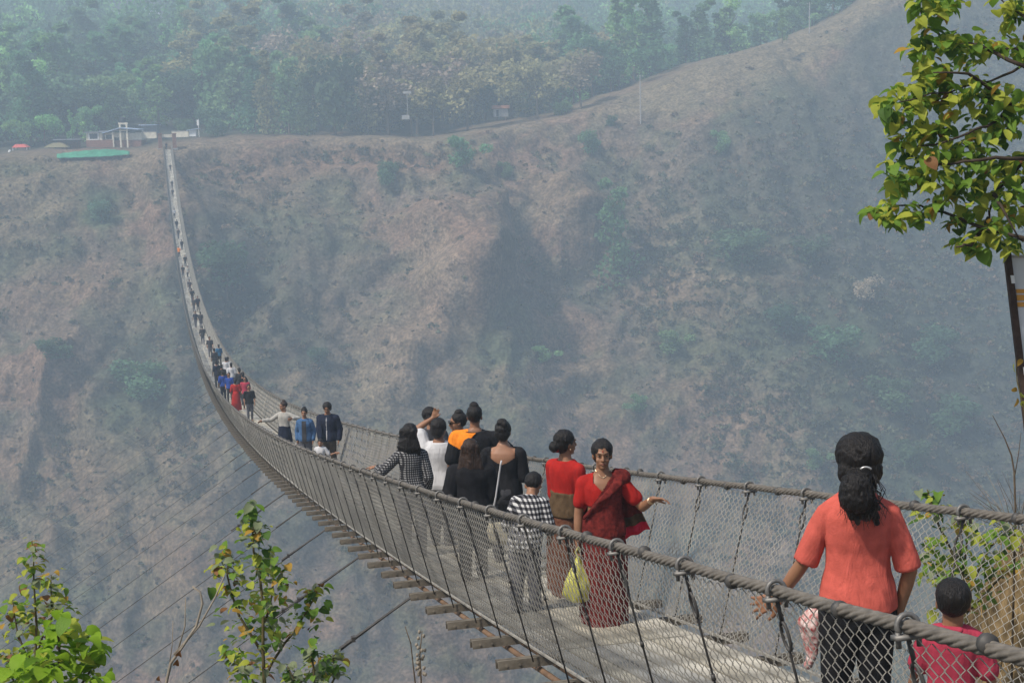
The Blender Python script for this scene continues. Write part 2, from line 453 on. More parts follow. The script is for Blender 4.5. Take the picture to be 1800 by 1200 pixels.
# behind the edge: plateau, then the wooded hill
qs = np.concatenate([np.arange(1.5, 60, 1.5), np.arange(60, 140, 4.0), np.arange(140, 620, 14.0)])
U2, Q = np.meshgrid(us, qs, indexing='xy')
hillz = -3 + 0.16*np.clip(Q-24, 0, None) + 8*(fbm(U2/80, Q/80, 61, 3) - 0.5)*sstep(25, 120, Q) + 0.00006*np.clip(Q-150, 0, None)**2
hillz = np.minimum(hillz, 110 + 5*fbm(U2/60, Q/60, 66, 2))
flat = ze[None, :] + (fbm(U2/7, Q/7, 63, 3) - 0.5)*0.9*sstep(0, 5, Q) + 0.05*Q
ZQ = flat*(1 - sstep(18, 70, Q)) + hillz*sstep(18, 70, Q)
ZQ = ZQ - 3*sstep(120, 170, U2)*sstep(2, 30, Q)*(1 - sstep(60, 120, Q))
# keep the ground just behind the grassy spur below its crest
YQ = ye[None, :] + Q
FX = np.concatenate([U, U2]); FY = np.concatenate([YS, YQ]); FZ = np.concatenate([ZS, ZQ])
nr, nc = FX.shape
FV = np.stack([FX.ravel(), FY.ravel(), FZ.ravel()], 1)
FPX = project(FV)
inview = (FPX[:, 2] > 50)
def pick(px, py, r=7.0):
    """visible far-ground vertex nearest to a pixel of the photograph"""
    d2_ = (FPX[:, 0]-px)**2 + (FPX[:, 1]-py)**2
    m = np.where(inview & (d2_ < r*r))[0]
    if len(m) == 0: return FV[np.argmin(np.where(inview, d2_, 1e12))]
    return FV[m[np.argmin(FPX[m, 2])]]
def ground_far(x, y):
    """height of plateau / wooded hill at x,y behind the edge"""
    e = np.interp(x, us, ye); q = max(0.0, y - e)
    j = int(np.argmin(np.abs(us - x))); k = int(np.argmin(np.abs(qs - q)))
    return float(ZQ[k, j])
# land cover: blotchy ground colours, plus painted shade in the cliff recess
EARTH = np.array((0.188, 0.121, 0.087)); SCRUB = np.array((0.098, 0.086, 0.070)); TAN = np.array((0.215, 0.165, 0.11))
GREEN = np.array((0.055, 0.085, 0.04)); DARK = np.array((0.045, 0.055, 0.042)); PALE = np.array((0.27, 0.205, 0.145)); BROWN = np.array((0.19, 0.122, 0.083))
GRASS = np.array((0.185, 0.15, 0.095))
SF = np.concatenate([S, -Q]); 
n1 = fbm(FX/14, SF/10, 71, 4); n2 = fbm(FX/5, SF/4, 73, 4); n3 = fbm(FX/30, SF/26, 75, 3); n4 = fbm(FX/2.2, SF/1.4, 77, 3)
def lerp(a, b, t): return a*(1 - t[..., None]) + b*t[..., None]
C = np.broadcast_to(EARTH, FX.shape + (3,)).copy()
C = lerp(C, SCRUB*np.array((.96, 1.0, 1.0)), sstep(0.38, 0.62, n1)*0.6)
C = lerp(C, GREEN*1.15, sstep(0.42, 0.68, n3)*0.38)
C = lerp(C, GREEN*1.25, sstep(0.48, 0.70, n2)*0.36)
C = lerp(C, TAN*.9, sstep(0.54, 0.74, 1 - n2)*0.35)
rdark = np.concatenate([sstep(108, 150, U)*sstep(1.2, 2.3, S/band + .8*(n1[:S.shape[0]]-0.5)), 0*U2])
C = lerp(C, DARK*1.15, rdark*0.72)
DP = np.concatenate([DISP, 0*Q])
C = lerp(C, DARK*1.2, 0.28*sstep(1.0, 5.0, -DP)*(SF > 0))            # darker ground in the gullies
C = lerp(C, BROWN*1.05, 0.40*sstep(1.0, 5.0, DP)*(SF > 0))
C = lerp(C, EARTH*np.array((1.1, .94, .88)), 0.75*np.concatenate([scarp*np.exp(-((S - 7)/4.5)**2), 0*U2]))
C = lerp(C, TAN, 0.7*np.exp(-((SF-1.0)/4.0)**2)*sstep(0.3, 0.6, n1))
C = lerp(C, GRASS, right_all := np.concatenate([right*(1 - sstep(.75, 1.35, S/band + 1.1*(n1[:S.shape[0]]-0.5)))*0.9, sstep(92, 122, U2)*(1 - sstep(4, 12, Q))*0.9]))
C = lerp(C, TAN*0.9, 0.65*(1 - right_all)*(SF < 0)*(1 - sstep(10, 26, -SF)))
C = lerp(C, DARK*1.1, (SF < 0)*sstep(14, 34, -SF)*0.85)
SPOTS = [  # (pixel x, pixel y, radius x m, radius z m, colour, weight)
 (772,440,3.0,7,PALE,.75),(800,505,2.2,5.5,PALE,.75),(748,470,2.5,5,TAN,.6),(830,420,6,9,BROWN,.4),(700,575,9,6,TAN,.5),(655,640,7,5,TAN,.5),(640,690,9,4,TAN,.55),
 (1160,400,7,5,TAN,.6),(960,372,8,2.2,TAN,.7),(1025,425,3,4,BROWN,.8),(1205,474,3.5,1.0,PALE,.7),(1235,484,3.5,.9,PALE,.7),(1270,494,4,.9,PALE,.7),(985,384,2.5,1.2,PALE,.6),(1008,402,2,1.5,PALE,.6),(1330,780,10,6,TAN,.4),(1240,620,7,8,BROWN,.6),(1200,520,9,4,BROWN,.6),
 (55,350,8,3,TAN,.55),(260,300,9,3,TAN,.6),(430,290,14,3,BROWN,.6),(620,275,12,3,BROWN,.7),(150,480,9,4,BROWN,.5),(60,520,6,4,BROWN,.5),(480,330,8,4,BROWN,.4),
 (390,430,6,14,DARK,.55),(400,520,7,10,DARK,.6),(180,365,5,4,GREEN,.9),(900,430,3.5,8,DARK,.55),(230,650,11,9,DARK,.6),(240,735,7,5,GREEN,.6),(1050,680,10,6,GREEN,.4),  # the DARK spot right of the cliff paints in the recess's shade
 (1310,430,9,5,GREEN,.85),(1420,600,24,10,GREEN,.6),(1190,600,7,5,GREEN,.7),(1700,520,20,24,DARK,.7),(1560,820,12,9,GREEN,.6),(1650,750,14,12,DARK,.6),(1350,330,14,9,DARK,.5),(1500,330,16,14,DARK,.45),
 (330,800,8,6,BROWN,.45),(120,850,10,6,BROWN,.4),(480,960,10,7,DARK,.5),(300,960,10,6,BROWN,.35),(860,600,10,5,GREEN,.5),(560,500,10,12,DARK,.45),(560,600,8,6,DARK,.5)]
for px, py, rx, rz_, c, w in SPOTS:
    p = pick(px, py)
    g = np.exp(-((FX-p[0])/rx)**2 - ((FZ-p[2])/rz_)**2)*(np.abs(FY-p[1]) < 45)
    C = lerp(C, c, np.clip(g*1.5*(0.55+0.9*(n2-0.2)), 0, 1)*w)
C = C*0.80*(0.78 + 0.44*n4[..., None])
idx = np.arange(nr*nc).reshape(nr, nc)
ff = np.stack([idx[:-1, :-1], idx[:-1, 1:], idx[1:, 1:], idx[1:, :-1]], -1).reshape(-1, 4)
def ground_mat(name, s1, s2, bump):
    m = bpy.data.materials.new(name); m.use_nodes = True; nt = m.node_tree; N = nt.nodes; L = nt.links; b = N.get('Principled BSDF')
    a = N.new('ShaderNodeAttribute'); a.attribute_name = 'tint'
    tc = N.new('ShaderNodeTexCoord'); nz = N.new('ShaderNodeTexNoise'); nz.inputs['Scale'].default_value = s1; nz.inputs['Detail'].default_value = 8; nz.inputs['Roughness'].default_value = 0.65
    L.new(tc.outputs['Object'], nz.inputs['Vector'])
    mr = N.new('ShaderNodeMapRange'); mr.inputs['From Min'].default_value = .3; mr.inputs['From Max'].default_value = .7; mr.inputs['To Min'].default_value = .55; mr.inputs['To Max'].default_value = 1.45
    L.new(nz.outputs['Fac'], mr.inputs['Value'])
    nz2 = N.new('ShaderNodeTexNoise'); nz2.inputs['Scale'].default_value = s1*3.1; nz2.inputs['Detail'].default_value = 4; L.new(tc.outputs['Object'], nz2.inputs['Vector'])
    mr2 = N.new('ShaderNodeMapRange'); mr2.inputs['From Min'].default_value = .35; mr2.inputs['From Max'].default_value = .65; mr2.inputs['To Min'].default_value = .6; mr2.inputs['To Max'].default_value = 1.4; L.new(nz2.outputs['Fac'], mr2.inputs['Value'])
    mmu = N.new('ShaderNodeMath'); mmu.operation = 'MULTIPLY'; L.new(mr.outputs[0], mmu.inputs[0]); L.new(mr2.outputs[0], mmu.inputs[1])
    vm = N.new('ShaderNodeVectorMath'); vm.operation = 'SCALE'; L.new(a.outputs['Color'], vm.inputs[0]); L.new(mmu.outputs[0], vm.inputs['Scale'])
    L.new(vm.outputs[0], b.inputs['Base Color']); b.inputs['Roughness'].default_value = 0.95; b.inputs['Specular IOR Level'].default_value = 0.1
    n2_ = N.new('ShaderNodeTexNoise'); n2_.inputs['Scale'].default_value = s2; n2_.inputs['Detail'].default_value = 6; L.new(tc.outputs['Object'], n2_.inputs['Vector'])
    bp = N.new('ShaderNodeBump'); bp.inputs['Strength'].default_value = 0.8; bp.inputs['Distance'].default_value = bump; L.new(n2_.outputs['Fac'], bp.inputs['Height']); L.new(bp.outputs[0], b.inputs['Normal'])
    return m
M_far = ground_mat('dry_hillside_soil_and_scrub', 0.55, 1.1, 0.5)
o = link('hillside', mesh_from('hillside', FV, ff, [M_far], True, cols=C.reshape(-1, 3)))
tag(o, kind='structure')

# near bank: where the camera and the bridge head stand, dropping to the river
xs = np.concatenate([np.arange(-160, -10, 10.0), np.arange(-10, 22, 0.4), np.arange(22, 420, 14.0)])
ts = np.concatenate([np.arange(-40, -6, 3.0), np.arange(-6, 26, 0.4), np.arange(26, 126, 3.0)])
NX, NT = np.meshgrid(xs, ts, indexing='xy')
def near_z(x, y):
    x = np.asarray(x, float); y = np.asarray(y, float)
    rgt = sstep(4.5, 6.0, x); lft = 1 - sstep(0.9, 1.9, x)
    yb = -2.5*np.ones_like(x) + lft*3.4 + rgt*(10.8)
    top = -3.9 + lft*2.3 + rgt*(0.95 + 0.05*np.clip(x - 5.5, 0, 10))
    dn = np.clip(y - yb, 0, None)
    z = top - 1.15*dn*sstep(0, 2.0, dn)
    z = z + (fbm(x/1.3, y/1.3, 81, 4) - 0.5)*0.35 + (fbm(x/6, y/6, 83, 3) - 0.5)*1.2*sstep(2, 12, dn)
    return np.maximum(z, -118)
NZ = near_z(NX, NT)
nn = fbm(NX/1.5, NT/1.5, 85, 4)[..., None]
NC = np.array((0.09, 0.065, 0.035))*(1-nn) + np.array((0.23, 0.16, 0.075))*nn
i2 = np.arange(NX.size).reshape(NX.shape)
nf = np.stack([i2[:-1, :-1], i2[:-1, 1:], i2[1:, 1:], i2[1:, :-1]], -1).reshape(-1, 4)
M_near = ground_mat('dry_grass_bank_soil', 3.0, 14.0, 0.05)
tag(link('ground', mesh_from('ground', np.stack([NX.ravel(), NT.ravel(), NZ.ravel()], 1), nf, [M_near], True, cols=NC.reshape(-1, 3))), kind='structure')
M_water = mat('grey_green_river_water', (0.06, 0.09, 0.085), 0.15, 0.5, 0.3, 0.1)
tag(Geo().box((125, 160, -113.5), (290, 70, 0.5)).obj('river', M_water), kind='structure')

# ------------------------------------------------------------------ haze (closed box round camera and scene)
hz = bpy.data.materials.new('valley_haze'); hz.use_nodes = True
for n in list(hz.node_tree.nodes):
    if n.type != 'OUTPUT_MATERIAL': hz.node_tree.nodes.remove(n)
pv = hz.node_tree.nodes.new('ShaderNodeVolumePrincipled')
pv.inputs['Color'].default_value = (*HAZE_COLOR, 1); pv.inputs['Density'].default_value = HAZE_DENSITY; pv.inputs['Anisotropy'].default_value = 0.0
hz.node_tree.links.new(pv.outputs[0], [n for n in hz.node_tree.nodes if n.type == 'OUTPUT_MATERIAL'][0].inputs['Volume'])
zmin = min(float(FZ.min()), -118.0) - 1.5; zmax = float(FZ.max()) + 26
tag(Geo().box((125, 480, (zmin+zmax)/2), (330, 560, (zmax-zmin)/2)).obj('haze', hz), kind='stuff')

# ------------------------------------------------------------------ trees and scrub
M_leafA = mat('forest_leaf_green', (0.137, 0.280, 0.124), 0.8, 0.15, 0.3, 0.5, trans=0.5, objrand=1.0, attr=True)
M_leafB = mat('forest_leaf_olive', (0.305, 0.293, 0.143), 0.8, 0.15, 0.3, 0.5, trans=0.5, objrand=0.8, attr=True)
M_leafC = mat('dry_twig_brown', (0.319, 0.267, 0.195), 0.85, 0.1, 0.3, 0.5, trans=0.3, objrand=0.6, attr=True)
M_leafD = mat('forest_leaf_dark', (0.098, 0.189, 0.098), 0.8, 0.15, 0.3, 0.5, trans=0.45, objrand=0.8, attr=True)
M_leafE = mat('forest_leaf_bright', (0.227, 0.429, 0.156), 0.8, 0.15, 0.3, 0.5, trans=0.5, objrand=0.6, attr=True)
M_bark = mat('grey_brown_bark', (0.13, 0.10, 0.075), 0.9, 0.1, 0.3, 6, bump=0.5, bscale=20)

def quads(P, size, rng, up=0.0):
    """random leaf-clump quads centred on points P"""
    n = len(P)
    a = rng.normal(size=(n, 3)); a /= np.linalg.norm(a, axis=1)[:, None]
    b = rng.normal(size=(n, 3)); b[:, 2] += up; b -= a*(a*b).sum(1)[:, None]; b /= np.linalg.norm(b, axis=1)[:, None]
    s = size*(0.6 + 0.8*rng.random((n, 1)))
    k = 0.5 + 0.3*rng.random((n, 1))
    v = np.stack([P - a*s - b*s*k*0.3, P + b*s*k - a*s*0.1, P + a*s + b*s*0.2*k, P - b*s*k + a*s*0.15], 1)
    return v.reshape(-1, 3), np.arange(4*n).reshape(n, 4)

def crown_points(n, kind, h, w, rng):
    """points in lobes of a crown; h total height of crown, w half width"""
    if kind == 'round': lobes = [(rng.normal(0, .42)*w, rng.normal(0, .42)*w, h*(0.2+0.62*rng.random()), w*(0.34+0.3*rng.random())) for _ in range(9)]
    elif kind == 'tall': lobes = [(rng.normal(0, .25)*w, rng.normal(0, .25)*w, h*t, w*(0.75-0.5*t)*(0.8+.4*rng.random())) for t in np.linspace(0.05, .95, 10)]
    else: lobes = [(rng.normal(0, .6)*w, rng.normal(0, .6)*w, h*(0.25+0.45*rng.random()), w*(0.25+0.25*rng.random())) for _ in range(11)]
    L = np.array(lobes); k = rng.integers(0, len(L), n)
    d = rng.normal(size=(n, 3)); d /= np.linalg.norm(d, axis=1)[:, None]
    r = L[k, 3:4]*(0.45 + 0.6*rng.random((n, 1))**0.7)
    P = L[k, :3] + d*r*np.array((1, 1, 0.8))
    tint = 0.75 + 0.5*vnoise(k*3.7, k*1.3 + 2, 5)
    return P, tint

def make_crown(kind, h, w, n, size, seed, m, base):
    rng = np.random.default_rng(seed)
    P, t = crown_points(n, kind, h, w, rng); P[:, 2] += base; P = P + rng.normal(0, .10, P.shape)
    v, f = quads(P, size, rng)
    return mesh_from('crown', v, f, [m], False, cols=np.repeat(t*(.85+.3*rng.random(n)), 4)[:, None]*np.ones(3))
def make_trunk(h, r, seed, w):
    rng = random.Random(seed); g = Geo()
    top = Vector((rng.uniform(-.4, .4), rng.uniform(-.4, .4), h))
    g.tube([(0, 0, -0.8), (0, 0, 0), top*0.5 + Vector((.15, -.1, 0)), top], [r*1.3, r, r*.7, r*.25], 7)
    for k in range(5):
        a = rng.uniform(0, 2*PI); z0 = h*rng.uniform(.35, .75)
        p = Vector((0, 0, z0)); q = p + Vector((math.cos(a)*w*.6, math.sin(a)*w*.6, h*.22))
        g.tube([p, (p+q)/2 + Vector((0, 0, .2)), q], [r*.45, r*.3, r*.1], 5)
    return g.mesh('trunk', M_bark, True)
TREE_KINDS = []   # (crown mesh, trunk mesh, nominal total height)
def kind_tree(kind, H, w, n, size, seed, m, base):
    TREE_KINDS.append((make_crown(kind, H-base, w, n, size, seed, m, base), make_trunk(H*.72, 0.22, seed, w), H))
kind_tree('round', 13, 4.6, 1700, .36, 1, M_leafA, 1.2)      # 0
kind_tree('tall', 16, 3.6, 1600, .34, 2, M_leafA, 1.0)       # 1
kind_tree('round', 15, 4.6, 1500, .36, 3, M_leafB, 1.6)      # 2
kind_tree('tall', 17, 3.2, 1400, .32, 4, M_leafB, 1.8)       # 3
kind_tree('round', 13, 4.2, 1000, .30, 5, M_leafC, 3.5)      # 4
kind_tree('round', 11, 4.4, 1700, .36, 6, M_leafD, .6)      # 5
kind_tree('spread', 9, 4.8, 1500, .36, 7, M_leafE, 1.2)      # 6
kind_tree('tall', 16, 3.0, 1500, .32, 8, M_leafE, 1.2)       # 7

def place_tree(k, x, y, z, sc, label, group=None, name='tree', sx=None):
    cr, tr, H = TREE_KINDS[k]
    r = thing(name, label, 'tree' if name == 'tree' else 'bush', (x, y, z), random.uniform(0, 6.28), group)
    r.scale = (sx or sc, sx or sc, sc)
    link('crown', cr, r); link('trunk', tr, r)
    return r
# trees on the slope that can be told apart: (pixel of base, height in px, kind, width factor, label)
SLOPE = [
 (818,300,75,6,1.1,'pale green bushy tree on the plateau lip beside the wide olive tree'),
 (893,312,42,6,1.0,'small pale green tree on the slope right of the bushy lip tree'),
 (1078,498,190,7,1.0,'tall slender green tree standing alone on the slope in the middle'),
 (1310,468,80,0,1.6,'wide spreading green tree on the right slope at the end of the spur path'),
 (1522,545,72,4,1.2,'pale brown leafless tree on the dark right slope'),
 (1440,828,55,6,1.0,'yellow green round bush low on the right slope'),
 (180,388,50,5,1.2,'dark green bush on the slope left of the bridge deck'),
 (682,322,52,5,1.1,'dark round bush below the plateau rim path'),
 (400,520,110,5,1.2,'dark green tree filling the hollow right of the bridge deck'),
 (1180,625,60,6,1.3,'green bush on the slope below the tall slender tree'),
 (1600,830,70,0,1.2,'green bushy tree low on the right slope behind the coral blouse'),
 (1470,640,85,0,1.4,'broad green tree half way down the right slope'),
 (1640,640,80,5,1.4,'dark tree on the shaded right slope'),
 (1380,590,70,0,1.4,'green tree clump on the right slope above the broad tree'),
 (1275,275,60,6,.9,'light green sapling tree under the grassy spur'),
 (1080,218,26,5,1.0,'small dark bush on the rim at the foot of the grassy spur'),
 (240,700,80,0,1.6,'green bush spread low on the left slope under the bridge'),
 (1035,270,55,5,1.0,'grey green tree below the rim left of the light green sapling'),
 (1560,720,70,0,1.5,'green tree low on the right slope above the coral blouse'),
 (1680,760,80,5,1.5,'dark bushy tree on the right slope left of the sign post'),
 (1120,730,46,6,1.3,'low green bush on the slope above the outstretched hand'),
 (560,640,40,5,1.4,'dark shrub on the slope above the walking family'),
 (90,640,50,5,1.5,'dark shrub low on the left slope near the edge'),
 (960,640,44,6,1.3,'green shrub on the slope above the red blouses'),
 (1430,470,70,0,1.3,'green tree beside the wide spreading tree on the right slope')]
for px, py, hp, k, wf, lab in SLOPE:
    k = {6: 0, 0: 5, 7: 1}.get(k, k)
    p = pick(px, py); d = Vector(p).dot(CF); H = hp*d/F_PX
    s = H/TREE_KINDS[k][2]
    place_tree(k, p[0], p[1]+0.3, p[2]-0.3, s, lab, None, 'tree' if hp > 60 else 'bush', s*wf)
for px, py, hp, k, wf, lab in [(38,252,56,6,1.0,'round pale green tree behind the red stall'),(78,246,60,6,1.0,'round green tree behind the dark roofed shed'),(128,243,54,7,.9,'left one of two close trees between shed and house'),(148,246,48,7,1.2,'right one of two close trees between shed and house'),
 (322,240,40,5,1.3,'dark low tree right of the bridge head pillars'),(372,242,62,5,1.2,'dark broad tree right of the white flagpole'),(470,236,150,3,1.1,'very tall olive tree standing clear of the wood right of the flagpole'),(590,238,160,5,.9,'very tall dark tree at the rim above the brown bank'),(645,238,135,3,1.0,'tall olive tree left of the white mast'),(762,232,120,2,1.0,'olive brown tree right of the white mast'),
 (822,240,150,2,1.15,'wide olive tree on the lip above the pale green bushy tree'),(945,200,120,2,1.1,'olive crowned tree right of the white hut'),(1022,200,120,4,1.2,'thin brown tree right of the olive crowned tree'),(540,236,120,1,1.0,'tall green tree left of the very tall dark tree'),(988,212,50,6,.8,'small bright green tree on the rim at the start of the spur'),(1375,70,60,7,1.0,'green tree left of the upper utility pole')]:
    p = at(px, py, 338 + (8 if hp < 100 else 5) + (12 if px > 900 else 0) + (6 if px > 1300 else 0)); H = hp*340/F_PX; s = H/TREE_KINDS[k][2]
    place_tree(k, p.x, p.y, p.z - .5, s, lab, None, 'tree', s*wf)
# forest on the plateau and hill
cand = []
rng = np.random.default_rng(99)
q = 14.0
while q < 560:
    st = 8.2 + q*0.012
    for x in np.arange(-130, 400, st):
        xx = x + rng.uniform(-.45, .45)*st; e = float(np.interp(xx, us, ye)); qq = q + rng.uniform(-.5, .5)*st
        y = e + qq
        if xx < 22 and qq < (44 if xx > -6 else 34): continue                       # village clearing
        if 22 <= xx < 118 and qq < 24 + 6*math.sin(xx*.2): continue
        if xx > 100 and qq < 15: continue
        if vnoise(xx/9., qq/9., 88) < 0.22: continue
        z = ground_far(xx, y)
        p = project([xx, y, z + 8])
        if (188 < p[0] < 298 or 508 < p[0] < 542) and p[1] < 40: continue
        if -40 < p[0] < 1840 and p[1] > -120: cand.append((qq, xx, y, z, p[0], p[1], p[2]))
    q += st*0.9
cand.sort(key=lambda c: c[6])
# leave out what hides behind the grassy spur or stands in front of the village
big = cand[:300]; rest = cand[300:]
GRP = 'trees of the wood behind the plateau'
def kind_for(px, qq, r):
    olive = math.exp(-((px-760)/260.)**2)
    if px < 330: w = [(1, .3), (0, .35), (7, .1), (5, .25)]
    elif r.random() < olive: w = [(2, .4), (3, .3), (4, .2), (5, .1)]
    elif px > 1000: w = [(0, .4), (1, .3), (7, .2), (5, .1)]
    else: w = [(1, .35), (0, .3), (5, .2), (3, .15)]
    t = r.random(); a = 0
    for k, ww in w:
        a += ww
        if t < a: return k
    return w[-1][0]
LBL = {0: 'rounded green tree', 1: 'tall green tree', 2: 'rounded olive brown tree', 3: 'tall olive brown tree', 4: 'leafless brown tree', 5: 'dark green tree', 6: 'pale spreading tree', 7: 'tall bright green tree'}
rr = random.Random(5)
for qq, x, y, z, px, py, d in big:
    k = kind_for(px, qq, rr); s = rr.choice((rr.uniform(.85, 1.3), rr.uniform(1.1, 1.9)))*(0.85 if px < 330 else 1.0)*(0.75 if px > 1150 else 1)
    zone = 'behind the village' if px < 330 else 'right of the bridge head' if px < 520 else 'left of the light mast' if px < 680 else 'around the light mast' if px < 790 else 'around the white hut' if px < 960 else 'left of the lower pole' if px < 1120 else 'right of the lower pole' if px < 1300 else 'beside the grassy spur'
    row = 'at the front of the wood' if qq < 40 else 'in the middle of the wood' if qq < 62 else 'deep in the wood'
    place_tree(k, x, y, z - .2, s, '%s %s %s %s' % ('small' if s < 1.0 else 'large' if s > 1.45 else 'middling', LBL[k], row, zone), GRP, 'tree', s*rr.uniform(1.0, 1.5))
VV = []; CC = []
MC = {0: (.105, .215, .095), 1: (.10, .21, .10), 2: (.22, .225, .11), 3: (.21, .225, .11), 4: (.24, .21, .15), 5: (.08, .15, .08), 6: (.175, .33, .12), 7: (.165, .31, .12)}
for qq, x, y, z, px, py, d in rest:
    k = kind_for(px, qq, rr); H = rr.uniform(13, 24)
    P, t = crown_points(230, 'tall' if k in (1, 3, 7) else 'round', H*.85, H*rr.uniform(.28, .46), rng); P += np.array((x, y, z + H*.12))
    v, f = quads(P, .78, rng); VV.append(v); CC.append(np.repeat(t*(.8+.4*rng.random(len(t))), 4)[:, None]*np.array(MC[k])*rr.uniform(.9, 1.7)/0.1)
VV = np.concatenate(VV); CC = np.concatenate(CC)
M_forest = mat('distant_wood_foliage', (0.1, 0.1, 0.1), 0.85, 0.1, 0.25, 0.3, trans=0.42, attr=True)
tag(link('forest', mesh_from('forest', VV, np.arange(len(VV)).reshape(-1, 4), [M_forest], cols=CC)), 'hazy green wood covering the hill beyond the plateau', 'forest', kind='stuff')
# scrub scattered over the far slope
VV = []; CC = []
vis = np.where((FPX[:, 0] > -40) & (FPX[:, 0] < 1840) & (FPX[:, 1] > -20) & (FPX[:, 1] < 1240) & (SF.ravel() > 1.0))[0]
n3f = n3.ravel(); rf = np.concatenate([right, 0*Q + 1]).ravel(); dpf = DP.ravel(); sff = SF.ravel()
for i in rng.choice(vis, 11000, replace=False):
    dens = 0.16 + 0.9*(n3f[i] - 0.35) + (0.35 if dpf[i] < -1 else 0) + 0.75*rf[i]*(sff[i] > 34)
    if rf[i] > .5 and sff[i] < 24: dens *= 0.15
    if rng.random() > dens: continue
    r_ = 0.25 + 0.9*rng.random()**3 + (0.5 if dpf[i] < -1 else 0) + (0.9 if rf[i] > .5 and sff[i] > 45 else 0)*rng.random()
    n = int(10 + 16*r_)
    d = rng.normal(size=(n, 3)); d /= np.linalg.norm(d, axis=1)[:, None]; d[:, 2] = np.abs(d[:, 2])
    P = FV[i] + d*r_*(.4 + .6*rng.random((n, 1)))*np.array((1.15, 1.15, .85))
    v, f = quads(P, .20 + .13*r_, rng); VV.append(v)
    t = rng.random()
    c = np.array((.115, .125, .078)) if t < .42 + .25*rf[i] else (np.array((.155, .128, .082)) if t < .75 else np.array((.185, .135, .095)))
    CC.append(np.repeat(.7 + .6*rng.random(n), 4)[:, None]*c*(.7+.6*rng.random())/0.1)
VV = np.concatenate(VV); CC = np.concatenate(CC)
tag(link('scrub', mesh_from('scrub', VV, np.arange(len(VV)).reshape(-1, 4), [M_forest], cols=CC)), 'dry scrub scattered over the far hillside', 'scrub', kind='stuff')
#@@PART2
# ------------------------------------------------------------------ the suspension bridge
bridge = thing('suspension_bridge', 'long narrow steel suspension footbridge sagging across the valley with chain link sides', 'bridge', (BX, 0, 0))
def B(lat, y, dz=0.0): return Vector((lat, y, rail_z(y) + dz))
ywalk = np.concatenate([np.arange(Y_NEAR, 60, 0.5), np.arange(60, Y_END + .1, 2.0)])
# hand-rail ropes: one twisted six-strand surface each
def rope(lat):
    yy = np.concatenate([np.arange(Y_NEAR, 24, 0.028), np.arange(24, 60, 0.12), np.arange(60, Y_END, 1.5)])
    n = 36; rings = []
    th = np.arange(n)*2*PI/n
    lobe = 0.0262*(1 - 0.24*(1 - np.abs(np.cos(3*th))**.8))
    for y in yy:
        tw = (y*2*PI/0.40) if y < 24 else 0.0
        r = lobe if y < 24 else np.full(n, 0.0250)
        sag = -0.004*math.sin(PI*((y - Y0)/STEP % 1.0)) + 0.006*(vnoise(y/2.3, lat*7, 4) - .5)
        zz = rail_z(y) + sag; xx = lat + 0.012*(vnoise(y/3.1, lat*5+2, 6) - .5)
        rings.append(np.stack([xx + r*np.cos(th + tw), y + 0*th, zz + r*np.sin(th + tw)], 1))
    V = np.concatenate(rings); m = len(yy)
    a = np.arange(m*n).reshape(m, n); b = np.roll(a, -1, 1)
    F = np.stack([a[:-1], b[:-1], b[1:], a[1:]], -1).reshape(-1, 4)
    return mesh_from('handrail_cable', V, F, [M_rope], True)
for sgn in (-1, 1): link('handrail_cable', rope(sgn*RAIL_W/2), bridge)
for lat in (-.66, -.50, .50, .66):
    g = Geo(); g.tube([(lat, y, deck_z(y) - 0.125) for y in ywalk], 0.024, 7); g.obj('bearing_cable', M_undercable, bridge, True)
# cross beams
gb = Geo(); bw = BEAM_W/2
gb.box((0, -.036, 0), (bw, .026, .022)); gb.box((0, .036, 0), (bw, .026, .022))
gb2 = Geo(); gb2.box((0, -.030, .012), (bw, .022, .008)); gb2.box((0, .030, .012), (bw, .022, .008)); gb2.box((0, -.046, -.022), (bw, .006, .026)); gb2.box((0, .046, -.022), (bw, .006, .026))
for x_ in (-bw + .06, -bw + .16, bw - .06, bw - .16): gb2.tube([(x_, -.060, -.02), (x_, .060, -.02)], .010, 6)
me_beam = gb2.mesh('crossbeam', M_beam)
gp = Geo().box((0, 0, 0), (.0555, STEP*2/2/ math.cos(.12) - .006, .007)); me_plank = [gp.mesh('deck_plank', m) for m in M_deck]
# hanger with its eye, hanging from the rope down to the beam
def hanger_mesh(sg):
    g = Geo(); top = Vector((0, 0, -.03)); bot = Vector((-sg*.27, 0, -1.15)); d = (bot - top).normalized()
    eye = top + d*.16; side = Vector((0, 1, 0))
    g.tube([top, top + d*.055, top + d*.10], .0085, 6)
    ring = [eye + (d*-.062*math.cos(a) + side*.032*math.sin(a)) for a in np.linspace(0, 2*PI, 13)]
    g.tube(ring, .0075, 5, caps=False)
    g.tube([eye + d*.055, eye + d*.075, bot], .006, 5)
    g.tube([top + d*.50, top + d*.53], .011, 6)
    return g.mesh('hanger', M_dark_rod, True)
me_hanger = {s: hanger_mesh(s) for s in (-1, 1)}
gc = Geo()
gc.tube([Vector((0, .0, 0)) + Vector((.037*math.sin(a), 0, .037*math.cos(a))) for a in np.linspace(-2.2, 2.2, 11)], .0095, 6)
gc.box((0, 0, -.034), (.052, .020, .008)); gc.tube([(-.036, 0, -.018), (-.036, 0, -.068)], .009, 6); gc.tube([(.036, 0, -.018), (.036, 0, -.068)], .009, 6)
me_clamp = gc.mesh('cable_clamp', M_clamp, True)
gbind = Geo(); gbind.tube([(0, -.012, 0), (0, .012, 0)], .0315, 10); me_bind = gbind.mesh('binding_wire', M_dark_rod, True)
far_beam = Geo(); far_hang = Geo(); far_plank = [Geo(), Geo(), Geo()]
NB = int((Y_END - Y0)/STEP)
pr = random.Random(3)
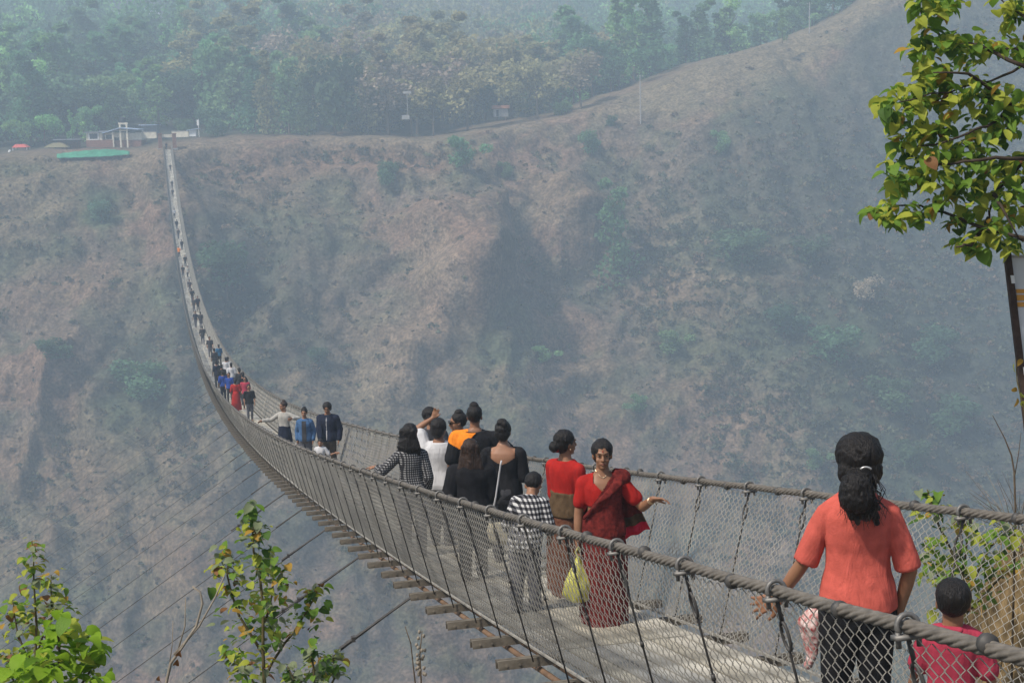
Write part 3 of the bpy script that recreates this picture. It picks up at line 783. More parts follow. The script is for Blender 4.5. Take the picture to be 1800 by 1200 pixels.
for i in range(-6, NB):
    y = Y0 + i*STEP; a = math.atan(bslope(y)); z = deck_z(y)
    if i < 150:
        link('crossbeam', me_beam, bridge, (pr.uniform(-.012, .012), y, z - .034), (a, 0, pr.uniform(-.012, .012)))
        for s in (-1, 1):
            if i < 120:
                link('cable_clamp', me_clamp, bridge, (s*RAIL_W/2, y, rail_z(y)), (a, 0, 0 if s < 0 else PI) if s < 0 else (a, 0, 0))
            if i < 140:
                link('hanger', me_hanger[s], bridge, (s*RAIL_W/2, y, rail_z(y)), (a*.3 + pr.uniform(-.02, .02), 0, pr.uniform(-.5, .5)*.08))
            if i < 14: link('binding_wire', me_bind, bridge, (s*RAIL_W/2, y + STEP*pr.uniform(.4, .6), rail_z(y + STEP*.5)), (a, 0, 0))
    else:
        far_beam.box((0, y, z - .034), (bw, .062, .03), Matrix.Rotation(a, 3, 'X'))
        for s in (-1, 1): far_hang.tube([(s*RAIL_W/2, y, rail_z(y)), (s*.74, y, z)], .008, 3)
    if i % 2 == 0:
        ym = y + STEP; zm = (deck_z(ym) + deck_z(y) + deck_z(y + 2*STEP))/3 + .004; am = math.atan(bslope(ym))
        for k in range(9):
            lat = -.52 + .13*k; v = pr.choices((0, 1, 2), (3, 3, 2))[0]
            if i < 54: link('deck_plank', me_plank[v], bridge, (lat, ym, zm + pr.uniform(-.003, .003)), (am, 0, pr.uniform(-.002, .002)))
            else: far_plank[v].box((lat, ym, zm), (.059, STEP*1.0, .007), Matrix.Rotation(am, 3, 'X'))
tag(far_beam.obj('crossbeam', M_beam, bridge), kind='stuff'); tag(far_hang.obj('hanger', M_dark_rod, bridge), kind='stuff')
for k in range(3): tag(far_plank[k].obj('deck_plank', M_deck[k], bridge), kind='stuff')
# chain-link sides: zig-zag wires from the walkway edge up to the rope
def chainlink(sg, segs):
    VV = []; FF = []; nb = 0
    tri = np.array([(math.cos(t), math.sin(t)) for t in (0.5, 2.6, 4.7)])
    for ya, yb, cell, ch, r in segs:
        cols = int((yb - ya)/cell); rows = int(round(1.16/(ch/2)))
        j = np.arange(cols)[:, None]; k = np.arange(rows + 1)[None, :]
        t = k/rows
        side = np.where(j % 2 == 0, 1, -1)*np.where(k % 2 == 0, 1, -1)
        y = ya + j*cell + side*cell*0.49
        bul = 0.035*np.sin(PI*t)*(vnoise(y/1.1, 0*y + sg*3, 14) - .4) 
        lat = sg*(.655 + (RAIL_W/2 - .655)*t**0.9 + bul)
        z = deck_z(y) + .012 + (RAIL_H - .06 - .045)*t + 0.02*(vnoise(y/.7, t*2, 15) - .5)*t
        P = np.stack([lat + np.where(j % 2 == 0, .003, -.003), y, z], -1)
        nrm = np.array((sg*.96, 0, -.28)); tan = np.array((0, 1, 0))
        ring = P[:, :, None, :] + r*(tri[:, 0, None]*nrm + tri[:, 1, None]*tan)[None, None]
        a = np.arange(cols*(rows+1)*3).reshape(cols, rows+1, 3) + nb; b = np.roll(a, -1, 2)
        FF.append(np.stack([a[:, :-1], b[:, :-1], b[:, 1:], a[:, 1:]], -1).reshape(-1, 4))
        VV.append(ring.reshape(-1, 3)); nb += cols*(rows+1)*3
    return mesh_from('side_net', np.concatenate(VV), np.concatenate(FF), [M_net])
for sg in (-1, 1):
    tag(link('side_net', chainlink(sg, [(Y_NEAR, 9, .043, .058, .0027), (9, 30, .043, .058, .0037), (30, 70, .12, .16, .0080), (70, Y_END, .25, .30, .0160)]), bridge), kind='stuff')
    g = Geo(); g.tube([(sg*.67, y, deck_z(y) + .02) for y in ywalk], .012, 5); g.obj('edge_rod', M_steel, bridge)
# wind ties that run from beam ends down to the left (and right) of the valley
for s in (-1, 1):
    for i in (list(range(10, 46, 4)) + list(range(46, 96, 7)) if s < 0 else range(34, 96, 8)):
        y = Y0 + (i + (0 if i < 40 else pr.uniform(-.4, .4)))*STEP; a = Vector((s*.97, y, deck_z(y) - .05)); D = Vector((s, 0, -.60 + pr.uniform(-.015, .015)))
        g = Geo(); L = 15.0
        g.tube([a + D*(L*t) + Vector((0, 0, -.18*math.sin(PI*t))) for t in np.linspace(0, 1, 9)], .0070 if i < 30 else .006, 5)
        g.tube([a, a + D*.5], .014, 6); 
        if i in (10, 14, 18, 26):
            l_ = pr.uniform(.7, 1.3); g.tube([a + D*.5, a + D*l_], .016, 6)
            for q in np.arange(.6, l_, .2): g.box(a + D*float(q), (.02, .03, .026))
        g.obj('wind_tie', M_dark_rod, bridge)
# far anchorage
M_brick = mat('red_brown_brick', (0.24, 0.12, 0.085), 0.9, 0.2, 0.3, 3, bump=0.3, bscale=10)
M_cream = mat('cream_plaster', (0.72, 0.66, 0.52), 0.85, 0.2, 0.15, 1.5)
M_wht = mat('white_paint', (0.78, 0.78, 0.76), 0.7, 0.3, 0.08, 2)
M_slate = mat('grey_roof_sheet', (0.22, 0.24, 0.27), 0.6, 0.4, 0.2, 2)
M_bluesheet = mat('pale_blue_roof_sheet', (0.40, 0.50, 0.66), 0.45, 0.4, 0.15, 2)
M_redcloth = mat('faded_red_awning', (0.58, 0.12, 0.10), 0.8, 0.2, 0.15, 2)
M_dkwin = mat('dark_window', (0.03, 0.035, 0.045), 0.2, 0.5, 0.2)
M_tank = mat('black_plastic_tank', (0.02, 0.02, 0.024), 0.5, 0.4, 0.2)
M_greennet = mat('green_shade_net', (0.05, 0.25, 0.15), 0.8, 0.2, 0.25, 1.2)
M_olive_roof = mat('olive_thatch', (0.20, 0.18, 0.10), 0.95, 0.1, 0.25, 4)
M_conc = mat('grey_concrete', (0.36, 0.35, 0.33), 0.9, 0.2, 0.2, 2)
ze_ = deck_z(Y_END)
for s in (-1, 1):
    g = Geo(); g.box((s*1.55, Y_END + .6, ze_ + .2), (.42, .5, 2.9)); g.box((s*1.55, Y_END + .6, ze_ + 3.2), (.50, .58, .12)); g.obj('anchor_pillar', M_brick, bridge)
g = Geo(); g.box((0, Y_END + .7, ze_ + 2.75), (1.15, .12, .34)); g.obj('head_board', M_cream, bridge)
g = Geo(); g.box((0, Y_END + 2.2, ze_ - .5), (2.2, 2.4, .55)); g.obj('landing_slab', M_conc, bridge)

# ------------------------------------------------------------------ village at the far end
RZ = -YAW
def far_at(px, py, dep=338.0): return at(px, py, dep)
MPP = 338/F_PX
def house_part(name, root, m, boxes):
    g = Geo()
    for c, h in boxes: g.box(c, h)
    return g.obj(name, m, root)
p = far_at(152, 264, 340)
h = thing('house', 'cream and brick village house with white columns and a pale blue roof', 'house', p, RZ)
house_part('wall', h, M_brick, [((3.2, 3, 1.0), (3.2, 3, 1.3)), ((9.8, 3.4, .9), (3.2, 2.6, 1.2))])
house_part('wall', h, M_cream, [((2.0, 3, 3.1), (1.9, 2.8, .9)), ((6.6, 3.6, 3.0), (2.4, 2.4, .95)), ((11.0, 3.6, 2.9), (1.9, 2.2, .85))])
house_part('door', h, M_dkwin, [((7.1, 1.15, 1.6), (.55, .06, 1.2))])
for x in (5.3,):
    w = house_part('window', h, M_dkwin, [((x, 1.17, 3.0), (.7, .05, .5))])
w = house_part('window', h, M_dkwin, [((1.9, .16, 3.2), (.95, .05, .62))])
house_part('frame', w, M_wht, [((.8, .12, 3.2), (.12, .07, .85)), ((3.0, .12, 3.2), (.12, .07, .85)), ((1.9, .12, 4.0), (1.2, .07, .11)), ((1.9, .12, 2.45), (1.2, .07, .11))])
house_part('roof', h, M_slate, [((2.0, 3, 4.2), (2.5, 3.4, .10)), ((6.0, 4.0, 4.4), (3.0, 2.9, .08))])
g = Geo(); R1 = Matrix.Rotation(-.26, 3, 'Y'); R2 = Matrix.Rotation(.10, 3, 'Y'); g.box((6.3, 2.6, 4.5), (2.3, 3.0, .09), R1); g.box((10.6, 2.6, 4.8), (2.2, 3.0, .09), R2); g.obj('roof', M_bluesheet, h)
for x in (6.5, 8.3, 9.9): house_part('column', h, M_cream, [((x, .2, 2.4 if x > 7 else 1.9), (.18, .18, 3.6 if x > 7 else 2.2))])
house_part('beam', h, M_cream, [((9.1, .2, 6.05), (1.1, .22, .22)), ((9.1, .2, 4.4), (1.0, .16, .12))])
g = Geo(); g.tube([(9.0, .6, 6.27), (9.0, .6, 7.3), (9.0, .6, 7.5), (9.0, .6, 7.6)], [.75, .75, .5, .25], 14); o = g.obj('tank', M_tank); o.name = 'water_tank'
o.location = p; o.rotation_euler = (0, 0, RZ); tag(o, 'black water tank on top of the white column frame of the house', 'water tank')
p = far_at(96, 265, 339); h = thing('shed', 'low open shed with a dark flat roof left of the village house', 'shed', p, RZ)
house_part('wall', h, M_brick, [((2.8, 2.6, .9), (2.7, .2, 1.2))])
house_part('roof', h, M_slate, [((3.2, 1.4, 2.55), (3.2, 2.2, .12))])
for x in (.4, 3.0, 5.6): house_part('post', h, M_dark_rod, [((x, -.3, 1.1), (.08, .08, 1.45))])
p = far_at(80, 268, 337.5); h = thing('hut', 'low olive thatched hut between the red stall and the dark roofed shed', 'hut', p, RZ)
house_part('wall', h, M_brick, [((2.6, 1.6, .5), (2.2, 1.2, .7))]); g = Geo(); g.loft([[Vector((x, y, zz)) for x, y in ((2.6 - w, 1.6 - w*.65), (2.6 + w, 1.6 - w*.65), (2.6 + w, 1.6 + w*.65), (2.6 - w, 1.6 + w*.65))] for zz, w in ((1.1, 2.9), (1.7, 2.0), (2.2, .9))]); g.obj('roof', M_olive_roof, h)
house_part('door', h, M_dkwin, [((2.2, .37, .5), (.35, .05, .6))])
p = far_at(20, 274, 337); h = thing('market_stall', 'small stall under a faded red awning at the edge of the village', 'stall', p, RZ)
g = Geo(); g.loft([[Vector((x, y, zz)) for x, y in ((.2, 0), (3.9, 0), (3.9, 2.6), (.2, 2.6))] for zz in (1.9,)] + [[Vector((x, y, 2.65)) for x, y in ((.9, .6), (3.0, .6), (3.0, 1.9), (.9, 1.9))]]); g.obj('awning', M_redcloth, h)
for x, y in ((.4, .2), (3.7, .2), (.4, 2.4), (3.7, 2.4)): house_part('post', h, M_wht, [((x, y, .7), (.06, .06, 1.25))])
house_part('counter', h, M_slate, [((2.3, 1.2, .45), (1.3, .5, .6))])
p = far_at(17, 275, 335); g = Geo(); g.ell((0, 0, .5), (.55, .5, .75)); g.ell((.1, 0, 1.2), (.3, .3, .35)); o = g.obj('sack', M_wht, None, True, loc=p); tag(o, 'white sack standing at the left end of the red stall', 'sack')
p = far_at(238, 240, 342); h = thing('garden_wall', 'pale cream wall running behind the bridge head', 'wall', p, RZ)
house_part('wall', h, M_cream, [((2.6, 0, .2), (2.5, .15, .75)), ((10.8, 0, .25), (2.0, .15, .7))])
house_part('coping', h, M_conc, [((2.6, 0, 1.0), (2.6, .2, .06)), ((10.8, 0, 1.0), (2.1, .2, .06))])
p = far_at(244, 232, 346); h = thing('shed', 'shed with a long pale blue roof behind the bridge head wall', 'shed', p, RZ)
house_part('wall', h, M_slate, [((2.4, 2, .3), (1.8, 1.4, 1.2))]); house_part('roof', h, M_bluesheet, [((2.4, 1.4, 1.6), (2.2, 2.0, .08))])
p = far_at(331, 238, 341); h = thing('kiosk', 'tiny kiosk with a pale blue roof right of the bridge head', 'kiosk', p, RZ)
house_part('wall', h, M_wht, [((1.0, .8, .45), (.8, .6, .75))]); g = Geo(); g.box((1.1, .8, 1.35), (1.5, 1.0, .07), Matrix.Rotation(-.12, 3, 'Y')); g.obj('roof', M_bluesheet, h)
p = far_at(350, 238, 341); h = thing('flagpole', 'white pole with a cloth flag right of the kiosk', 'flagpole', p, RZ)
g = Geo(); g.tube([(0, 0, -.6), (0, 0, 3.9)], .07, 8); g.obj('pole', M_wht, h); g = Geo(); g.box((-.12, 0, 3.0), (.28, .03, .65)); g.obj('flag', M_wht, h)
# green net lying over the lip of the village terrace
top = [(100, 271), (130, 267), (160, 264), (190, 262.5), (228, 266)]; bot = [(102, 278), (130, 277.5), (162, 276.5), (192, 275), (226, 272)]
vs = []; nN = 25
for j in range(7):
    for i in range(nN):
        t = i/(nN-1); px = 100 + 128*t; a = np.interp(px, [q[0] for q in top], [q[1] for q in top]); b = np.interp(px, [q[0] for q in bot], [q[1] for q in bot])
        w = j/6; py = a + (b-a)*w + .5*math.sin(i*1.9+j); dd_ = Vector(pick(px, max(py, 272))).dot(CF); vs.append(at(px, py, dd_ - .6 + (1-w)*1.2))
ff_ = [(j*nN+i, j*nN+i+1, (j+1)*nN+i+1, (j+1)*nN+i) for j in range(6) for i in range(nN-1)]
o = link('ground_net', mesh_from('ground_net', [tuple(v) for v in vs], ff_, [M_greennet], True)); tag(o, 'bright green net spread along the terrace edge below the village', 'net')
sm = o.modifiers.new('thickness', 'SOLIDIFY'); sm.thickness = 0.06
# structures further right along the rim
p = far_at(717, 207, 338); h = thing('light_mast', 'pale mast with a cross board at the edge of the wood', 'mast', p, RZ)
g = Geo(); g.tube([(0, 0, -.8), (0, 0, 5.6)], .09, 8); g.obj('pole', M_conc, h); house_part('board', h, M_conc, [((0, -.1, 5.9), (1.0, .12, .28))]); house_part('plinth', h, M_conc, [((-.5, 0, .1), (.9, .5, .5))])
p = far_at(866, 203, 346); h = thing('hut', 'small low hut with a dull brown roof among the trees right of the white mast', 'hut', p, RZ)
house_part('wall', h, M_conc, [((2.0, 1.5, .6), (1.8, 1.4, 1.0))]); g = Geo(); g.box((2.0, .7, 1.95), (2.2, 1.1, .07), Matrix.Rotation(.35, 3, 'X')); g.box((2.0, 2.3, 1.95), (2.2, 1.1, .07), Matrix.Rotation(-.35, 3, 'X')); g.obj('roof', M_brick, h)
house_part('door', h, M_dkwin, [((1.2, .08, .5), (.3, .04, .75))])
for px, y0, y1, lab in ((1126, 210, 126, 'pale utility pole standing at the foot of the grassy spur'), (1422, 52, 0, 'pale utility pole higher up the grassy spur by the wood')):
    p = Vector(pick(px, y0)); d = p.dot(CF); H = (y0-y1)*d/F_PX
    h = thing('utility_pole', lab, 'utility pole', p, RZ, 'utility poles along the spur')
    g = Geo(); g.tube([(0, 0, -.8), (0, 0, H)], [.17, .11], 8); g.obj('pole', M_conc, h); house_part('crossarm', h, M_dark_rod, [((0, 0, H-.5), (.75, .05, .06))])
    for x in (-.65, .65): house_part('insulator', h, M_wht, [((x, 0, H-.32), (.05, .05, .12))])
for px, py, w_, hh, lab in ((205, 14, 2.6, 1.8, 'leftmost of the pale houses high in the wood'), (252, 10, 3.6, 2.6, 'widest of the pale houses high in the wood'), (284, 14, 2.4, 1.7, 'rightmost of the pale houses in the high clearing'), (524, 10, 2.4, 2.2, 'lone pale house high in the wood far right of the clearing')):
    p = Vector(pick(px, py + 12, 14)); h = thing('house', lab, 'house', p, RZ + .3, 'pale houses high in the wood')
    house_part('wall', h, M_wht, [((0, 0, hh*.5+1), (w_, 2, hh))]); house_part('roof', h, M_slate, [((0, 0, hh*1.5+1.1), (w_*1.1, 2.3, .15))]); house_part('window', h, M_dkwin, [((-w_*.4, -2.02, hh*.6+1), (.5, .05, .6))])
#@@PART3
# ------------------------------------------------------------------ people
TORSO = [(.435,.080,.068,.0),(.47,.097,.078,.0),(.51,.104,.081,-.004),(.555,.098,.071,-.002),(.61,.083,.058,.002),(.66,.083,.058,.003),(.71,.091,.064,.003),(.755,.095,.063,.0),(.785,.088,.055,-.004),(.808,.068,.044,-.006),(.832,.042,.036,-.006),(.85,.036,.032,-.005)]
def torso_at(z):
    zs = [r[0] for r in TORSO]
    return [float(np.interp(z, zs, [r[k] for r in TORSO])) for k in (1, 2, 3)]
def ik(sh, tg, l1, l2, hint):
    d = tg - sh; D = min(d.length, (l1+l2)*.995); u = d.normalized(); tg = sh + u*D
    a = (l1*l1 - l2*l2 + D*D)/(2*D); hh = math.sqrt(max(l1*l1 - a*a, 0))
    w = hint - u*hint.dot(u)
    w = w.normalized() if w.length > 1e-6 else Vector((0, -1, 0))
    return sh + u*a + w*hh, tg
def add_hand(g, w, d, n, s, side, curl=.35, spread=1.0, fr=1.0):
    """palm with five unequal bent fingers; n = palm normal, side = +1/-1 mirrors the thumb"""
    d = d.normalized(); n = (n - d*n.dot(d)).normalized(); t = d.cross(n)*side
    P = lambda a, b, c: w + (d*a + t*b + n*c)*s
    offs = (.030, .010, -.011, -.030)
    for k, o in enumerate(offs):
        g.capsule(P(.0, o*.6, 0), P(.085 - .006*(k in (0, 3)) - .004*(k == 3), o, 0), .0145*s, .0115*s*fr, 8)
    g.ell(P(.045, .004, .002), (.036*s, .036*s, .018*s), Matrix((d, t, n)).transposed())
    for k, (o, ln) in enumerate(zip(offs, (.068, .076, .071, .056))):
        fan = (o/.03)*.22*spread; p = P(.083, o, 0); ang = curl*(.5 + .12*k)
        for j, q in enumerate((.45, .32, .25)):
            dirv = (d*math.cos(ang)*math.cos(fan) + t*math.sin(fan) + n*math.sin(ang))
            p2 = p + dirv.normalized()*ln*q*s
            g.capsule(p, p2, (.0095 - .001*j)*s*fr, (.009 - .001*j)*s*fr, 8); p = p2; ang += curl*.9
    p = P(.018, .026, .004); q = P(.055, .056*min(1.2, .75+.25*spread), .014); r = P(.088, .066*min(1.2, .75+.25*spread), .022)
    g.capsule(p, q, .0150*s, .0115*s*fr, 8); g.capsule(q, r, .0112*s*fr, .009*s*fr, 8)

def person(label, lat, y, H, heading, group=None, hk=1.06, lean=0.0, twist=0.0, lh=None, rh=None, lhint=None, rhint=None, ldir=None, rdir=None, lnorm=None, rnorm=None,
           head=(0, 0), top=None, bottom=None, hair=('short',), skin=None, vox=.010, face=False, stance=.0, build=.95, shoes=None, extra=None, curl=(.35, .35), spread=(1., 1.), neck=1.0, fr=1.0, seed=0, name='person'):
    skin = skin or M_skin
    root = thing(name, label, 'person', (BX + lat, y, deck_z(y) + .008), heading, group)
    s = H/1.62; hs = hk*s
    zh = .50*H
    Rl = Matrix.Rotation(twist, 3, 'Z') @ Matrix.Rotation(-lean, 3, 'X')
    def bend(p):
        p = Vector(p)
        if p.z <= zh: return p
        return Vector((0, 0, zh)) + Rl @ (p - Vector((0, 0, zh)))
    def ring(z, infl=0.0, sx=1.0, sy=1.0, fold=0, fa=0.0, n=36, ph=0.0):
        rx, ry, yo = torso_at(z); rx = rx*H*build*sx + infl; ry = ry*H*build*sy + infl; out = []
        for k in range(n):
            a = 2*PI*k/n; c, sn = math.cos(a), math.sin(a); e = .82
            w = 1 + fa*math.sin(fold*a + ph)
            out.append(bend((rx*w*abs(c)**e*(1 if c > 0 else -1), yo*H + ry*w*abs(sn)**e*(1 if sn > 0 else -1), z*H)))
        return out
    shw = .101*H*build
    J = {}
    l1, l2 = .172*H, .148*H
    for sd, tgt, hint, dr in ((-1, lh, lhint, ldir), (1, rh, rhint, rdir)):
        sh = bend((sd*shw, -.004*H, .776*H))
        tg = Vector(tgt) if tgt is not None else Vector((sd*.135*H*build, .02*H, .475*H))
        el, wr = ik(sh, tg, l1, l2, Vector(hint) if hint is not None else Vector((sd*.5, -1, -.2)))
        dd = Vector(dr).normalized() if dr is not None else ((wr - el).normalized()*.8 + Vector((0, .1, -.25))).normalized()
        J[sd] = (sh, el, wr, dd)
    # body: one continuous surface
    g = Geo()
    g.loft([ring(r[0]) for r in TORSO])
    hip_l = {sd: Vector((sd*.048*H, 0, .475*H)) for sd in (-1, 1)}
    kn = {sd: Vector((sd*.055*H, .012*H + sd*stance*.4, .275*H)) for sd in (-1, 1)}
    an = {sd: Vector((sd*.055*H, -.012*H + sd*stance, .045*H)) for sd in (-1, 1)}
    for sd in (-1, 1):
        g.chain([hip_l[sd], (hip_l[sd]+kn[sd])/2 + Vector((0, .006*H, 0)), kn[sd]], [.055*H, .046*H, .034*H]); g.chain([kn[sd], kn[sd]*.62 + an[sd]*.38 + Vector((0, -.005*H, 0)), an[sd]], [.032*H, .030*H, .020*H])
        g.chain([an[sd] + Vector((0, -.014*H, -.02*H)), an[sd] + Vector((sd*.006*H, .06*H, -.024*H)), an[sd] + Vector((sd*.010*H, .105*H, -.030*H))], [.024*H, .023*H, .015*H])
        sh, el, wr, dd = J[sd]
        g.capsule(bend((sd*.04*H, -.006*H, .800*H)), sh, .030*H, .031*H*build)
        g.chain([sh, (sh+el)/2, el], [.034*H*build, .029*H*build, .024*H*build]); g.chain([el, el*.65 + wr*.35, wr], [.024*H*build, .0245*H*build, .0155*H])
        nn_ = (lnorm if sd < 0 else rnorm); nn_ = Vector(nn_) if nn_ is not None else Vector((-sd, .3, 0))
        add_hand(g, wr, dd, nn_, s*.98*(hk if hk > 1.1 else 1), -sd if True else sd, curl[0] if sd < 0 else curl[1], spread[0] if sd < 0 else spread[1], fr)
    Rh = Rl @ Matrix.Rotation(head[0], 3, 'Z') @ Matrix.Rotation(head[1], 3, 'X')
    nb = bend((0, -.006*H, .835*H)); hc = nb + (Rl @ Vector((0, .004*H, .0))) + Rh @ Vector((0, .012*s, (H - .115*hs - .835*H)))
    HP = lambda x, yy, z: hc + Rh @ (Vector((x, yy, z))*hs)
    g.capsule(nb - Vector((0, 0, .03*H)), HP(0, -.015, -.045), .036*H*neck, .050*hs*neck)
    g.ell(HP(0, -.006, .030), (.070*hs, .088*hs, .083*hs), Rh); g.ell(HP(0, .020, -.040), (.054*hs, .060*hs, .070*hs), Rh)
    g.ell(HP(0, .058, -.086), (.024*hs, .020*hs, .022*hs), Rh)
    g.ell(HP(-.034, .050, -.030), (.022*hs, .022*hs, .020*hs), Rh); g.ell(HP(.034, .050, -.030), (.022*hs, .022*hs, .020*hs), Rh)
    g.chain([HP(0, .080, .012), HP(0, .094, -.012), HP(0, .098, -.026)], [.008*hs, .011*hs, .0135*hs], 8)
    g.ell(HP(-.012, .086, -.028), (.009*hs, .010*hs, .008*hs), Rh); g.ell(HP(.012, .086, -.028), (.009*hs, .010*hs, .008*hs), Rh)
    for sd in (-1, 1): g.ell(HP(sd*.073, -.008, -.006), (.010*hs, .020*hs, .031*hs), Rh); 
    g.chain([HP(-.036, .075, .026), HP(0, .083, .026), HP(.036, .075, .026)], [.010*hs]*3, 8)
    g.chain([HP(-.020, .072, -.056), HP(0, .079, -.056), HP(.020, .072, -.056)], [.009*hs, .0105*hs, .009*hs], 8)
    link('body', remeshed(g, 'body', skin, vox, 3), root)
    # hair
    if hair[0] != 'none':
        hm = M_hair_b if 'brown' in hair else M_hair
        g = Geo(); sht = hair[0] in ('short', 'topknot')
        g.ell(HP(0, -.022, .045), ((.079 if sht else .085)*hs, .094*hs, (.083 if sht else .087)*hs), Rh, 24, 14)
        if sht: g.ell(HP(0, -.046, .014), (.072*hs, .058*hs, .062*hs), Rh)
        else: g.ell(HP(0, -.052, .000), (.080*hs, .062*hs, .082*hs), Rh)
        if hair[0] == 'bun': g.ell(HP(0, -.125, -.012), (.046*hs, .040*hs, .050*hs), Rh); g.ell(HP(0, -.092, -.012), (.05*hs, .03*hs, .05*hs), Rh)
        if hair[0] == 'highbun': g.ell(HP(0, -.055, .115), (.056*hs, .052*hs, .045*hs), Rh); g.ell(HP(.02, -.075, .10), (.04*hs, .04*hs, .04*hs), Rh)
        if hair[0] == 'topknot': g.ell(HP(0, -.02, .125), (.045*hs, .05*hs, .035*hs), Rh)
        if hair[0] == 'full':
            g.ell(HP(0, -.024, .040), (.094*hs, .098*hs, .096*hs), Rh, 24, 14); g.ell(HP(0, -.060, -.015), (.088*hs, .060*hs, .088*hs), Rh)
        if hair[0] in ('pony', 'full') and len(hair) > 1 and isinstance(hair[1], (int, float)):
            L = hair[1]; rp = random.Random(seed)
            b0 = HP(0, -.105, -.030); b1 = b0 + Vector((-.02, -.045*s, -.035*s)); b2 = b1 + Vector((.0, -.005, -L*.45)); b3 = b1 + Vector((.035, .0, -L))
            g.chain([b0, b1, b2, b3], [.042*hs, .066*hs, .070*hs, .040*hs])
            for k in range(12):
                o_ = Vector((rp.uniform(-.055, .055), rp.uniform(-.03, .02), rp.uniform(-.02, .02)))
                g.chain([b1 + o_*.5, b2 + o_, b3 + o_*1.15 + Vector((0, 0, rp.uniform(-.05, .03)))], [.02*hs, .018*hs, .008*hs], 8)
        if hair[0] == 'long':
            L = hair[1]; rp = random.Random(seed)
            for k in range(9):
                x = (k - 4)*.017*hs; c = HP(x*1.1/hs, -.085 + abs(k-4)*.008, -.03)
                g.chain([HP(x/hs, -.07, .05), c, c + Vector((x*.5, -.02, -L*.55)), c + Vector((x*.55, .005, -L*(.92 + .1*rp.random())))], [.03*hs, .034*hs, .030*hs, .016*hs], 8)
        link('hair', remeshed(g, 'hair', hm, max(vox*.75, .005), 2, wrinkle=.010*hs, wfreq=55, seed=seed), root)
    if face:
        for sd in (-1, 1):
            g = Geo(); g.ell(HP(sd*.031, .0725, .006), (.0125*hs, .006*hs, .0055*hs), Rh, 12, 8); e = g.obj('eye', M_eye, root, True)
            g = Geo(); g.ell(HP(sd*.031, .0772, .006), (.0065*hs, .0025*hs, .0055*hs), Rh, 10, 6); g.obj('iris', M_iris, e, True)
            g = Geo(); g.chain([HP(sd*.014, .0865, .026), HP(sd*.034, .0835, .032), HP(sd*.050, .072, .027)], [.0025*hs, .0030*hs, .0018*hs], 6); g.obj('eyebrow', M_hair, root, True)
        g = Geo(); g.chain([HP(-.022, .0765, -.058), HP(-.007, .0860, -.053), HP(.007, .0860, -.053), HP(.022, .0765, -.058)], [.002*hs, .004*hs, .004*hs, .002*hs], 8)
        g.chain([HP(-.016, .0775, -.061), HP(0, .0850, -.063), HP(.016, .0775, -.061)], [.003*hs, .005*hs, .003*hs], 8); g.obj('lips', M_lip, root, True)
    # trousers or skirt
    if bottom:
        g = Geo(); kind, bm, lo = bottom[:3]
        if kind == 'trousers':
            g.loft([ring(z, lo) for z in (.44, .47, .51, .545)])
            for sd in (-1, 1):
                g.chain([hip_l[sd], (hip_l[sd]+kn[sd])/2, kn[sd], an[sd] + Vector((0, 0, .0))], [.056*H+lo, .047*H+lo, .036*H+lo, .027*H+lo*1.3])
        else:
            ank = bottom[3] if len(bottom) > 3 else .03
            rings = []
            for q in np.linspace(0, 1, 12):
                z = .60*H + (ank*H - .60*H)*q; rx = (.088 + .026*math.sin(min(q*3, 1.57)) + .004*q)*H*build + lo; ry = (.066 + .028*math.sin(min(q*3, 1.57)) + .020*q)*H*build + lo; out = []
                for k in range(72):
                    a = 2*PI*k/72; f = 1 + (.02 + .085*q)*math.sin(11*a + 1.3*math.sin(3*a) + q*1.2)*(.55 + .45*math.sin(a*2+1))
                    out.append(Vector((rx*f*math.cos(a), ry*f*math.sin(a) + .01*H*q, z + q**4*.03*math.sin(2*a + 1 + seed))))
                rings.append(out)
            g.loft(rings)
        link('trousers' if kind == 'trousers' else 'skirt', remeshed(g, 'trousers', bm, max(vox*.9, .008), 3, wrinkle=.014, wfreq=14, seed=seed+3), root)
    if top:
        tm, z0, slv, lo = top[:4]; zn = top[4] if len(top) > 4 else .825; cut = top[5] if len(top) > 5 else None; slo = top[6] if len(top) > 6 else 1.0; flare = top[7] if len(top) > 7 else 0.0
        g = Geo(); zz = np.linspace(z0, zn, 11)
        g.loft([ring(z, lo + flare*max(0, (.66 - z)/.2), fold=7, fa=.02*max(0, (.72 - z)/.25), ph=seed) for z in zz])
        for sd in (-1, 1):
            sh, el, wr, dd = J[sd]; r0 = .033*H*build + lo*.75; base = bend((sd*.040*H, -.006*H, .798*H))
            if slo > 1.8: r0 = .047
            g.capsule(base, sh, .031*H + lo*.4, r0)
            e1 = sh + (el - sh)*min(slv, 1)
            if slo <= 1.8: g.capsule(sh, e1, r0, (.036 - .009*min(slv, 1))*H*build + lo*slo)
            if slo > 1.8: g.tube([base, sh, sh.lerp(e1, .5) + Vector((sd*.006, 0, -.012)), e1 + Vector((sd*.004, 0, -.03))], [.042, .046, .052, .058], 20)
            if slv > 1: g.capsule(el, el + (wr - el)*(slv-1), .027*H*build + lo*slo, .020*H*build + lo*slo)
        cf = None
        if cut is not None: cf = lambda c: cut(c/H)
        link('shirt', remeshed(g, 'shirt', tm, max(vox*.8, .008), 3, cf, wrinkle=.013, wfreq=11, seed=seed), root)
    if shoes is not None:
        for sd in (-1, 1):
            g = Geo(); a = an[sd]; g.chain([a + Vector((0, -.016*H, -.022*H)), a + Vector((sd*.006*H, .06*H, -.024*H)), a + Vector((sd*.010*H, .108*H, -.028*H))], [.027*H, .027*H, .019*H]); g.obj('shoe', shoes, root, True)
    info = dict(root=root, J=J, HP=HP, H=H, s=s, hs=hs, bend=bend, ring=ring, Rh=Rh)
    if extra: extra(info)
    return info

